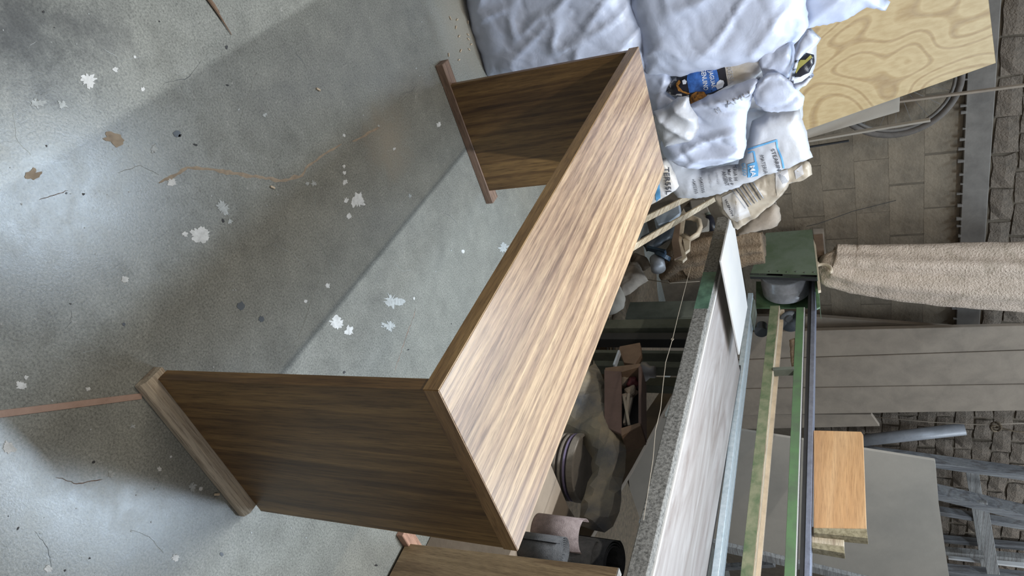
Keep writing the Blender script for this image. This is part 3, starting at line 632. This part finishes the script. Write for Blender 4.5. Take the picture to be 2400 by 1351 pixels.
# cable and knotted rope on the wall
cb_ = [PY(2050, 978, 3.47), PY(2180, 990, 3.5), PY(2300, 996, 3.5), PY(2420, 992, 3.5)]
tag(obj('cable', tube(cb_, .004, 6), 'dustwood', None, True), 'thin dusty cable running up the bricks above the pipe', 'cable')
bm = bmesh.new(); kc = PY(2334, 1001, 3.50)
for k in range(5):
    ax = Vector((R.uniform(-1, 1), R.uniform(-1, 1), R.uniform(-1, 1))).normalized(); u = ax.orthogonal().normalized(); s = ax.cross(u)
    tube([kc+(u*math.cos(2*math.pi*i/18)*.045+s*math.sin(2*math.pi*i/18)*.03) for i in range(18)], .007, 6, bm, closed=True)
tube([kc, PY(2380, 1012, 3.5), PY(2440, 1016, 3.52)], .006, 6, bm)
tag(obj('knotted_rope', bm, 'dust', None, True), 'knotted clump of dusty rope hanging on the brick wall', 'rope')
# wire on wall near hood, pencil-thin
tag(obj('wire', tube([PY(1890, 531, 3.5), PY(1920, 524, 3.5), PY(2000, 495, 3.55), PY(2100, 470, 3.60)], .002, 5), 'dark'), 'thin wire slanting up the block wall above the green hood', 'wire')

# ============================================================ THE LONG BELT SANDER
XT, ZT = 1.30, .80
mach = thing('belt_sander', (1.75, 1.9, 0), 'long green workshop belt sander with wooden rails, steel pulley and wide table', 'sanding machine')
p0, p1 = PX(1702, 512, XT), Vector((XT, .30, 0))
yA = 2.60
obj('table_beam', box(XT-.005, XT+.05, -.05, yA, ZT-.070, ZT-.004, .003), 'iron', mach)
obj('green_paint_patch', box(XT-.0062, XT-.0045, 1.82, 2.10, ZT-.069, ZT-.005, 0), plain('green_patch', (.075, .155, .105), .5, sc=18, col2=(.03, .07, .05)), mach)
obj('table_lip', box(XT+.040, XT+.052, -.05, 2.2, ZT-.006, ZT+.003, .001), 'whiteply', mach)
obj('table_top', box(XT+.05, 2.05, -.05, 2.2, ZT-.02, ZT, .001), 'melamine', mach)
obj('table_gap_shade', box(2.05, 2.075, -.05, 2.25, ZT-.05, ZT-.002, .001), 'dark', mach)  # black strip holds the shade of the gap between table and belt
# white off-cut lying on the table
wt = .855
o = obj('white_board', prism([PZ(x, y, wt) for x, y in ((1712, 508), (1722, 533), (1748, 690), (1752, 720), (1733, 832), (1690, 612))], (0, 0, -.008), .0006), 'whiteply')
tag(o, 'pointed white offcut board lying across the far end of the sander table', 'board')
# belt
XB = 2.08
hy0 = 2.92
zb0 = lambda y: PX(1765, 700, XB).z
A0, A1 = PX(1764, 690, XB), PX(1683, 1351, XB); S0, S1 = PX(1911, 655, XB), PX(1897, 1351, XB)
def ext(a, b_, k): return b_+(b_-a)*k
W = Vector((.10, 0, 0))
def run(a, b_, m, name, w_=.12, tilt=0, th=.0025):
    return obj(name, prism([a, ext(a, b_, .6), ext(a, b_, .6)+Vector((w_, 0, tilt)), a+Vector((w_, 0, tilt))], (0, 0, -th), 0), m, mach)
run(A0, A1, 'alu', 'lower_belt', .13, .0)
obj('belt_guard', bar(A0+Vector((0, 0, -.012)), ext(A0, A1, .6)+Vector((0, 0, -.012)), .022, .030), 'alu', mach)
run(S0, S1, 'bluesteel', 'upper_belt', .13, .0)
obj('upper_guard', bar(S0+Vector((-.004, 0, -.008)), ext(S0, S1, .6)+Vector((-.004, 0, -.008)), .006, .022), 'bluesteel', mach)
obj('belt_edge', bar(S0+Vector((.004, 0, -.028)), ext(S0, S1, .6)+Vector((.004, 0, -.028)), .008, .020), 'dark', mach)
# rails: green upper face, raw wood edge
def rail(p, q, w_, h_, m1, m2):
    a, b_ = PX(*p, XB+.03), PX(*q, XB+.03); e = ext(a, b_, .6)
    r = obj('wooden_rail', bar(a, e, w_, h_), m1, mach)
    obj('raw_edge', bar(a+Vector((0, 0, h_/2+.002)), e+Vector((0, 0, h_/2+.002)), w_, .006), m2, r)
    return r
rail((1816, 724), (1752, 1351), .05, .050, MT['greenpost'].copy() if False else plain('chipped_olive_paint', (.22, .22, .13), .6, sc=16, col2=(.09, .13, .06)), 'rawwood')
rail((1876, 728), (1852, 1351), .05, .042, plain('bright_green_paint', (.10, .185, .08), .5, sc=10, col2=(.09, .125, .075)), 'whiteply')
a, b_ = PX(1834, 728, XB+.06), PX(1790, 1200, XB+.06); obj('rail_lining', bar(a, ext(a, b_, 1.2), .018, .022), 'palewood', mach)
# bracket with canvas loop between the rails
c0 = PX(1842, 876, XB+.03)
obj('bracket', bar(PX(1812, 872, XB+.02), PX(1862, 870, XB+.02), .05, .02, (0, 1, 0)), 'greenpost', mach)
me, _ = pillow([(1850, 798), (1862, 793), (1868, 800), (1866, 840), (1868, 870), (1862, 876), (1856, 868), (1852, 830)], (XB+.02, 0, 0), (1, 0, 0), .012, res=.006, wr=.003, round_=.02, seed=3); link('hanging_cloth', me, 'browncanvas', mach, True)
# pulley: axle points across the machine, dark dished face towards the near side
pc = (PX(1904, 690, XB)+PX(1786, 690, XB))/2; rp = (PX(1904, 690, XB)-PX(1786, 690, XB)).length/2
pc = Vector((XB-.02, PX(1838, 637, XB-.02).y, PX(1838, 637, XB-.02).z)); 
pul = obj('pulley', lathe([(rp-.006, .0), (rp, .003), (rp+.0005, .05), (rp+.002, .075), (rp+.0005, .1), (rp, .147), (rp-.006, .15), (rp-.006, .14), (.02, .12)], pc, (1, 0, 0), 160), 'steel', mach)
obj('pulley_face', lathe([(rp-.006, .002), (rp-.012, .02), (rp-.05, .035), (.04, .035), (.04, .0), (.0, .0)], pc, (1, 0, 0), 48), 'darkred', mach, True)
# hood: sheet metal bent over the pulley
hz = [PX(1757, 645, XB-.12), PX(1795, 546, XB-.12), PX(1902, 538, XB-.12), PX(1915, 650, XB-.12)]
obj('hood', prism(hz, (.012, 0, 0), .001), 'greenhood', mach)
obj('hood_top', prism([hz[2], hz[3], hz[3]+Vector((.32, 0, .0)), hz[2]+Vector((.32, 0, 0))], (0, 0, .004), 0), 'greenhood', mach)
obj('hood_flange', prism([hz[0], hz[3], hz[3]+Vector((0, .02, 0)), hz[0]+Vector((0, .02, 0))], (.03, 0, 0), 0), 'dark', mach)
for k in range(6):
    a = hz[0].lerp(hz[3], .3+.13*k)+Vector((-.003, .04+.006*(k % 2), 0)); obj('rivet', lathe([(0, -.002), (.005, -.001), (.006, .002)], a, (1, 0, 0), 8), 'greenpost', mach)
g0 = XB+.16
obj('back_plate', prism([PX(1772, 660, g0), PX(1772, 722, g0), PX(1920, 722, g0), PX(1922, 660, g0)], (.008, 0, 0), .001), 'green', mach)
obj('side_plate', prism([PX(1908, 640, XB-.03), PX(1914, 724, XB-.03), PX(1922, 720, XB-.03), PX(1914, 640, XB-.03)], (.012, 0, 0), .001), 'green', mach)
obj('frame_box', prism([PX(1905, 536, XB-.04), PX(1930, 536, XB-.04), PX(1930, 545, XB-.04), PX(1906, 546, XB-.04)], (.2, 0, 0), .001), 'paledust', mach)
obj('frame_box', prism([PX(1906, 550, XB-.03), PX(1928, 548, XB-.03), PX(1932, 600, XB-.03), PX(1912, 596, XB-.03)], (.15, 0, 0), .001), 'brownwood', mach)
obj('wood_strip', prism([PX(1906, 560, XB-.09), PX(1912, 575, XB-.09), PX(1924, 680, XB-.09), (PX(1917, 682, XB-.09))], (.02, 0, 0), .001), 'palewood', mach)
rc = PX(1927, 634, XB-.07)
hd = obj('wooden_handle', tube([rc+Vector((0, math.cos(a)*.062, math.sin(a)*.050)) for a in [math.radians(x) for x in range(-115, 116, 10)]], lambda t, a: .010, 10), 'palewood', mach, True)
for s in (-1, 1): obj('handle_block', bar(rc+Vector((0, s*.056, -.03)), rc+Vector((0, s*.074, -.040)), .024, .03), 'palewood', mach)
obj('tension_screw', lathe([(0, 0), (.012, 0), (.012, .04), (.022, .042), (.022, .06), (0, .06)], PX(1852, 735, XB+.04), (0, -1, 0), 16), 'cast', mach)
obj('knob', lathe([(0, 0), (.06, .0), (.068, .012), (.06, .024), (0, .024)], PX(1853, 752, XB+.08), (-.3, -.9, .15), 32), 'cast', mach, True)
obj('gear', lathe([(0, 0), (.03, 0), (.03, .05), (.038, .052), (.038, .07), (0, .07)], PX(1786, 762, XB+.08), (0, -1, 0), 20), 'dark', mach)
# legs of the machine, upright posts under the far end of the table
def leg(pa, pb, x, w_, m, name='leg'):
    t = PX(*pa, x); b_ = PX(*pb, x); obj(name, box(x, x+.06, min(t.y, b_.y)-w_/2, min(t.y, b_.y)+w_/2, .0, ZT-.03, .002), m, mach)
for (y_, x_, w_, m_) in ((2.02, 1.55, .07, 'greenpost'), (1.935, 1.56, .05, 'dark'), (1.86, 1.60, .022, 'greenpost'), (1.79, 1.62, .04, 'greenpost')):  # black one is the green post's dark side, its shade put into colour
    obj('leg', box(x_, x_+.06, y_-w_/2, y_+w_/2, 0, ZT-.03, .002), m_, mach)
obj('leg', box(1.40, 1.47, -.04, .04, 0, ZT-.03, .002), 'greenpost', mach); obj('leg', box(1.95, 2.02, -.04, .04, 0, ZT-.03, .002), 'greenpost', mach); obj('leg', box(1.98, 2.04, 2.0, 2.07, 0, ZT-.03, .002), 'greenpost', mach)
obj('column', box(XB+.02, XB+.14, 2.74, 2.90, 0, pc.z-.16, .003), 'greenpost', mach)
# ============================================================ CANVAS DUST BAGS
def hang(pts_px, y, rads, m, name, label, folds=7, amp=.10, seed=0, seg=48, zs=60):
    ctrs = [PY(x, yy, y) for x, yy in pts_px]; pts = []; rr_ = []
    for i in range(zs+1):
        t = i/zs*(len(ctrs)-1); k = min(int(t), len(ctrs)-2); f = t-k; pts.append(ctrs[k].lerp(ctrs[k+1], f)); rr_.append(rads[k]+(rads[k+1]-rads[k])*f)
    def rf(t, a):
        i = int(round(t*zs)); q = Vector((math.cos(a), math.sin(a), t*1.2+seed))
        return rr_[i]*(1+amp*.9*math.sin(a*folds+noise.noise(Vector((0, 0, t*2+seed)))*3+seed)+amp*.8*math.sin(a*3+t*2)-amp*1.3*max(0, 1-abs(noise.noise(Vector((math.cos(a)*2, math.sin(a)*2, t*.6+seed)))*5))+.05*noise.noise(q*3)+.03*noise.noise(q*14))
    o = obj(name, tube(pts, rf, seg), m, None, True); tag(o, label, 'dust bag', 'canvas dust bags of the sander'); return o
hang([(1925, 612), (1945, 622), (2000, 630), (2100, 636), (2250, 645), (2430, 652)], 3.20, [.05, .125, .145, .165, .185, .195], 'canvas', 'dust_bag', 'long sawdust-coated canvas dust bag hanging from above the green hood', 8, .09, 2)
hang([(1790, 575), (1740, 580), (1680, 588), (1600, 606), (1560, 640)], 2.95, [.09, .11, .12, .13, .08], 'browncanvas', 'dust_bag', 'limp brown canvas dust bag hanging below the green hood', 6, .14, 5)
# ============================================================ PINE OFFCUTS ON THE BELT
xp = XB+.06
pf = PX
pb_ = obj('pine_offcut', prism([pf(1907, 1009, xp), pf(2018, 1012, xp), pf(2023, 1020, xp), pf(2031, 1240, xp), pf(1907, 1238, xp)], (.045, 0, 0), .002), 'pine')
tag(pb_, 'large fresh orange pine offcut standing behind the steel upper belt', 'offcut', 'pine offcuts on the sander belt')
obj('sawn_end', prism([pf(1907, 1238, xp), pf(2031, 1240, xp), pf(2034, 1262, xp), pf(1907, 1250, xp)], (.045, 0, 0), .001), 'endgrain', pb_)
xq = XB+.09
pb2 = obj('pine_offcut', prism([pf(1903, 1235, xq), pf(1978, 1240, xq), pf(1978, 1282, xq), pf(1903, 1272, xq)], (.04, 0, 0), .002), 'rawwood')
tag(pb2, 'smaller paler pine offcut just right of the large one', 'offcut', 'pine offcuts on the sander belt')
obj('sawn_end', prism([pf(1903, 1272, xq), pf(1978, 1282, xq), pf(1980, 1298, xq), pf(1903, 1285, xq)], (.04, 0, 0), .001), 'endgrain', pb2)

# ============================================================ CLUTTER UNDER AND BESIDE THE TABLE
# paint bucket
bc = PZ(1372, 1098, .34); bc.z = 0
bk_ = thing('paint_bucket', bc, 'paint-crusted plastic bucket with closed lid under the sander table', 'bucket')
rb = .135
obj('body', lathe([(rb*.84, 0), (rb*.96, .24), (rb*.99, .30), (rb*.99, .315)], bc, (0, 0, 1), 40), 'bucket', bk_, True)
for k, zz in enumerate((.245, .268, .290)): obj('rib', lathe([(rb*.96, zz), (rb*1.07, zz+.001), (rb*1.07, zz+.009), (rb*.97, zz+.010)], bc, (0, 0, 1), 40), 'lid' if k != 2 else 'lilac', bk_)
obj('lid', lathe([(rb*1.0, .308), (rb*1.09, .309), (rb*1.09, .336), (rb*1.02, .340), (rb*.98, .330), (.03, .328), (.0, .328)], bc, (0, 0, 1), 40), 'lid', bk_)
# tarpaulin
me, _ = pillow([(1372, 878), (1388, 840), (1398, 850), (1412, 885), (1430, 925), (1446, 968), (1460, 1020), (1466, 1080), (1460, 1150), (1452, 1200), (1436, 1238), (1418, 1252), (1385, 1240), (1352, 1232), (1366, 1180), (1386, 1110), (1388, 1070), (1372, 1042), (1346, 1028), (1320, 1018), (1000, 1000), (1000, 900)], (1.50, 0, 0), (1, 0, 0), .05, res=.034, wr=.060, wf=4, round_=.12, seed=3.9, crease=1.3)
tag(link('tarpaulin', me, 'tarp', None, False), 'crumpled dusty dark tarpaulin heaped behind the paint bucket', 'tarpaulin')
# wooden box of scrap
sbx = thing('scrap_box', PX(1420, 940, 1.44), 'small dull red wooden box full of scrap, tipped on its side', 'box')
def bxp(pix, x, dx, m, name, par): return obj(name, prism([PX(a, b_, x) for a, b_ in pix], (dx, 0, 0), .002), m, par)
bxp([(1416, 866), (1456, 866), (1456, 1018), (1416, 1000)], 1.44, .015, 'redbox', 'side_board', sbx)
bxp([(1418, 862), (1500, 852), (1500, 860), (1456, 872), (1418, 870)], 1.44, .12, 'brownwood', 'end_board', sbx)
bxp([(1454, 1004), (1500, 990), (1502, 998), (1456, 1022)], 1.44, .12, 'brownwood', 'end_board', sbx)
bxp([(1496, 858), (1503, 858), (1503, 994), (1496, 994)], 1.44, .12, 'redbox', 'side_board', sbx)
bxp([(1456, 868), (1500, 862), (1500, 994), (1456, 1006)], 1.55, .01, 'dark', 'bottom_board', sbx)
for k, (x, y, m, lb) in enumerate(((1472, 880, 'red', 'dark red rag'), (1484, 900, 'red', 'dark red rag'), (1466, 890, 'dustwood', 'wad'), (1480, 920, 'dustwood', 'wad'), (1468, 935, 'paledust', 'wad'))):
    bm = bmesh.new(); bmesh.ops.create_icosphere(bm, subdivisions=3, radius=.028); cc = PX(x, y, 1.50)
    for v_ in bm.verts: v_.co = v_.co*(1+.5*noise.noise(v_.co*40+Vector((k, 0, 0))))+cc
    tag(obj('crumpled_rag', bm, m), ['dark red rag uppermost in the scrap box', 'second dark red rag in the scrap box', 'grey rag at the left in the scrap box', 'dusty grey rag midway in the scrap box', 'pale beige rag at the bottom in the scrap box'][k], 'rag')
for k, (p, q) in enumerate((((1462, 930), (1475, 1000)), ((1474, 925), (1464, 995)), ((1480, 935), (1470, 980)))):
    tag(obj('wood_scrap', bar(PX(*p, 1.47+.01*k), PX(*q, 1.47+.01*k), .012, .018, (1, 0, 0)), 'dustwood2'), ['long', 'crossing', 'short'][k]+' wood scrap sticking in the box of rags', 'scrap')
bl2 = bxp([(1452, 812), (1500, 803), (1503, 830), (1488, 854), (1462, 850), (1450, 820)], 1.47, .04, 'brownwood', 'wood_block', None); tag(bl2, 'brown wooden block resting above the scrap box', 'block')
tag(obj('white_strip', bar(PX(1440, 860, 1.45), PX(1452, 826, 1.45), .01, .03, (1, 0, 0)), 'bonewhite'), 'short curved white plastic strip beside the scrap box', 'strip')
tb = PX(1514, 872, 1.62); tag(obj('glass_jar', lathe([(0, -.08), (.045, -.08), (.048, 0), (.03, .02), (.03, .045), (0, .045)], tb, (0, 0, 1), 24), 'tinwhite', None, True), 'dim glass jar behind the scrap box', 'jar')
# sawdust heap
me, _ = pillow([(1360, 905), (1390, 850), (1416, 780), (1432, 735), (1440, 700), (1468, 690), (1466, 745), (1456, 790), (1446, 850), (1430, 880), (1416, 905), (1390, 940)], (1.98, 0, 0), (1, 0, 0), .05, res=.014, wr=.02, seed=1); tag(link('sawdust_heap', me, 'dust', None, True), 'heap of brown sawdust beside the machine legs', 'sawdust', None, 'stuff')
for k in range(4):
    tag(obj('cord', tube([PX(1424+7*k, 735+10*k, 1.90-.012*k), PX(1430+7*k, 775+8*k, 1.90-.012*k), PX(1424+7*k, 815, 1.90-.012*k), PX(1428+6*k, 860, 1.90-.012*k)], .004, 6), 'wire' if k % 2 else 'cast', None, True), ['dark cord nearest the desktop over the sawdust heap', 'tan cord nearest the desktop over the sawdust heap', 'second dark cord over the sawdust heap', 'tan cord nearest the machine legs over the sawdust heap'][k], 'cord', 'loose cords over the sawdust')
# stone / cement lump
for k, (pix, x, m, lb) in enumerate((([(1440, 665), (1462, 640), (1480, 622), (1500, 620), (1508, 640), (1520, 658), (1500, 670), (1478, 688), (1460, 696), (1445, 690)], 1.82, 'paledust', 'rough cement lump below the blue tin'),
        ([(1420, 712), (1445, 668), (1460, 680), (1466, 700), (1462, 722), (1440, 735), (1425, 740)], 1.80, 'dustwood2', 'rounded pale rag bundle beside the machine leg'), ([(1478, 612), (1488, 600), (1520, 610), (1526, 624), (1510, 634), (1486, 630)], 1.86, 'dustwood', 'dusty rag heap left of the blue tin'))):
    me, _ = pillow(pix, (x, 0, 0), (1, 0, 0), .06, res=.010, wr=.012, round_=.06, seed=k+.5); tag(link('cement_lump' if k == 0 else 'rag_bundle', me, m, None, True), lb, 'lump' if k == 0 else 'rag')
# dark tin with blue lid
tc = PX(1540, 612, 1.72); tin = thing('paint_tin', tc, 'small tin with a dark blue lid in the clutter beside the desktop', 'tin')
obj('body', lathe([(.0, -.02), (.045, -.02), (.045, .07), (0, .07)], tc, (.2, -.9, .25), 28), 'tinwhite', tin, True)
obj('lid', lathe([(0, -.045), (.05, -.045), (.052, -.02), (.0, -.02)], tc+Vector((0, 0, .02)), (.5, -.6, -.4), 28), 'tinblue', tin)
obj('blue_strip', bar(PX(1518, 582, 1.66), PX(1560, 592, 1.66), .03, .02), 'tinblue', tin)
# dark spray tube
t0, t1 = PX(1655, 478, 1.75), PX(1674, 545, 1.85)
tb_ = obj('foam_can', lathe([(0, 0), (.030, 0), (.030, .12), (.024, .14), (0, .14)], PX(1672, 548, 1.85), t0-t1, 24), 'blackfilm', None, True); tag(tb_, 'dark scuffed tube leaning behind the wooden float', 'tube')
obj('cap', lathe([(0, .14), (.018, .14), (.018, .165), (0, .165)], PX(1672, 548, 1.85), t0-t1, 16), 'greenpost', tb_)
# wooden plasterer's float with D handle
xf = 1.60
fl = thing('wooden_float', PX(1600, 560, xf), 'pale wooden hand float with a D-shaped handle beside the laths', 'float')
bxp([(1602, 488), (1608, 500), (1604, 520), (1596, 570), (1610, 603), (1600, 612), (1580, 608), (1576, 565), (1586, 520)], xf, .018, 'palewood', 'blade', fl)
obj('blade_edge', prism([PX(a, b_, xf-.012) for a, b_ in ((1586, 510), (1596, 512), (1590, 562), (1598, 600), (1580, 608), (1574, 566))], (.010, 0, 0), .001), 'brownwood', fl)
hp = [PX(*q, xf) for q in ((1602, 552), (1618, 560), (1634, 550), (1641, 535), (1638, 518), (1622, 511), (1606, 510))]
obj('handle', tube(hp, lambda t, a: .018 if abs(math.cos(a)) > .5 else .012, 12), 'palewood', fl, True)
obj('heel', prism([PX(a, b_, xf+.002) for a, b_ in ((1600, 560), (1618, 556), (1616, 584), (1606, 592))], (.018, 0, 0), .001), 'palewood', fl)
# two raw laths crossing the clutter
def lath2(p, q, x, label):
    a, b_ = PX(*p, x), PX(*q, x+.45); o = obj('raw_lath', bar(a, b_, .030, .014, (0, 0, 1)), 'rawwood'); tag(o, label, 'lath', 'raw laths beside the desktop')
lath2((1480, 582), (1710, 446), 1.05, 'longer raw lath slanting between the desktop and the sacks'); lath2((1500, 520), (1640, 450), 1.00, 'shorter raw lath tucked under the printed sack')
sheetp = [(1530, 520), (1600, 472), (1600, 505), (1560, 530)]
tag(obj('plastic_tub', prism([PX(a, b_, 1.72) for a, b_ in ((1532, 512), (1560, 488), (1592, 470), (1596, 500), (1570, 520), (1540, 528))], (.08, 0, 0), .01), 'bonewhite'), 'whitish plastic tub between the two raw laths', 'tub')
tag(obj('felt_pad', prism([PX(a, b_, 1.78) for a, b_ in ((1615, 470), (1650, 465), (1665, 500), (1660, 530), (1640, 545), (1625, 505))], (.05, 0, 0), .008), 'dustwood2'), 'grey felt pad behind the wooden float', 'pad')
me, _ = pillow([(1500, 560), (1540, 540), (1570, 522), (1585, 530), (1575, 560), (1545, 578), (1515, 590)], (1.74, 0, 0), (1, 0, 0), .04, res=.01, wr=.008, seed=4); tag(link('rag_bundle', me, 'cast', None, True), 'dark grey rag rolled beside the blue tin', 'rag')
# dusty boards on the floor
def fl_board(pix, z0, th, m, label): tag(obj('board', prism([PZ(a, b_, z0) for a, b_ in pix], (0, 0, -th), .002), m), label, 'board')
def vboard(pix, x, th, m, label, name='board'): tag(obj(name, prism([PX(a, b_, x) for a, b_ in pix], (th, 0, 0), .002), m), label, 'board')
vboard([(1284, 1120), (1352, 1220), (1302, 1262), (1250, 1280), (1225, 1290), (1200, 1250)], 1.66, .015, 'dustwood2', 'dusty cracked board end between desktop and brown belt roll')
tag(obj('timber_brace', prism([PX(a, b_, 2.12) for a, b_ in ((1612, 822), (1640, 806), (1480, 1100), (1300, 1400), (1280, 1370), (1452, 1058))], (.03, 0, 0), .002), 'dustwood'), 'slanting timber under the sander table', 'timber')
# wire hanging in front of the table
wp = [(1620, 620), (1602, 690), (1588, 745), (1576, 796), (1560, 850), (1554, 900), (1548, 960), (1536, 1010), (1530, 1080), (1508, 1220)]
bm = tube([PX(a, b_, 1.24) for a, b_ in wp], .0013, 5); kc = PX(1576, 796, 1.24)
tube([kc+Vector((0, math.cos(t)*.007, math.sin(t)*.005)) for t in [i*.8 for i in range(8)]], .0013, 5, bm, closed=True)
tag(obj('hanging_wire', bm, 'wire'), 'thin knotted wire strung in front of the grimy table beam', 'wire')
tag(obj('hanging_wire', tube([PX(1515, 655, 1.9), PX(1570, 664, 1.88), PX(1640, 660, 1.9)], .003, 5), 'wire'), 'slack brown wire in the dark gap under the table', 'wire')
# rolls of abrasive belt
def spiral(c, ax, r0, r1, turns, wd, m, name, label, par=None, open_=0):
    ax = Vector(ax).normalized(); u = Vector((1, 0, 0)); u = (u-ax*u.dot(ax)).normalized(); s = ax.cross(u); n_ = int(turns*36); bm = bmesh.new(); prev = None; c = Vector(c)
    for i in range(n_+1):
        t = i/n_; a = 2*math.pi*turns*t+open_; r = r0+(r1-r0)*t; d = u*math.cos(a)+s*math.sin(a)
        cur = [bm.verts.new(c+d*r), bm.verts.new(c+d*r+ax*wd), bm.verts.new(c+d*(r+.0022)+ax*wd), bm.verts.new(c+d*(r+.0022))]
        if prev:
            for k in range(4): bm.faces.new((prev[k], prev[(k+1) % 4], cur[(k+1) % 4], cur[k]))
        prev = cur
    o = obj(name, bm, m, None, True); tag(o, label, 'sanding belt', 'rolled sanding belts in the right foreground'); return o
zb = .34
tag(obj('dusty_crate', box(1.24, 1.64, .28, .86, 0, zb-.002, .004), 'dustwood'), 'low dusty crate carrying the rolled sanding belts behind the brown board', 'crate')
def roll(bp, tp, x, r0, r1, turns, m, label, lean_=(0, 0), a0=0):
    b_ = PX(*bp, x); b_.z = zb; h = max(.06, PX(*tp, x).z-zb)
    return spiral(b_, (lean_[0], lean_[1], 1), r0, r1, turns, h, m, 'sanding_belt', label, open_=a0)
roll((1322, 1296), (1322, 1296), 1.30, .012, .050, 5.5, 'belt', 'tight dark rolled sanding belt with its spiral end up, nearest the desktop corner')
roll((1370, 1258), (1370, 1258), 1.36, .058, .060, .55, 'beltbrown', 'brown sanding belt strip arched round the dark rolls', (0, 0), 1.6)
roll((1392, 1302), (1392, 1302), 1.42, .052, .060, 1.6, 'belt', 'smooth dark sanding belt standing behind the brown arched strip', (.1, 0), 2)
roll((1452, 1322), (1452, 1322), 1.53, .055, .085, 3.2, 'belt', 'dark ribbed sanding belt loop nearest the grimy table beam', (-.15, -.1), .5)
tag(obj('printed_scrap', prism([PZ(x, y, .002) for x, y in ((1102, 1278), (1126, 1282), (1124, 1300), (1100, 1296))], (0, 0, .002), 0), 'orangeprint'), 'small orange and black printed scrap on the floor between desk and brown board', 'scrap')
for k in range(12):
    x, y = 1052+R.uniform(0, 55), 40+k*9+R.uniform(-4, 4); c0 = PZ(x, y, .003); a = R.uniform(0, 3)
    tag(obj('wood_shaving', bar(c0, c0+Vector((math.cos(a), math.sin(a), .1))*R.uniform(.006, .016), .004, .003, bev=0), 'palewood'), 'tiny pale wood shaving on the floor before the plump white sack', 'shaving', 'wood shavings before the sacks')
pts = []
for k in range(40):
    a = 2*math.pi*k/40; pts.append(Vector((2.45+1.05*math.cos(a)*R.uniform(.92, 1.05), 2.1+1.45*math.sin(a)*R.uniform(.92, 1.05), .0005)))
tag(obj('sawdust_layer', prism(pts, (0, 0, .004), 0), 'dust'), 'layer of brown sawdust over the floor under the sander', 'sawdust', None, 'stuff')
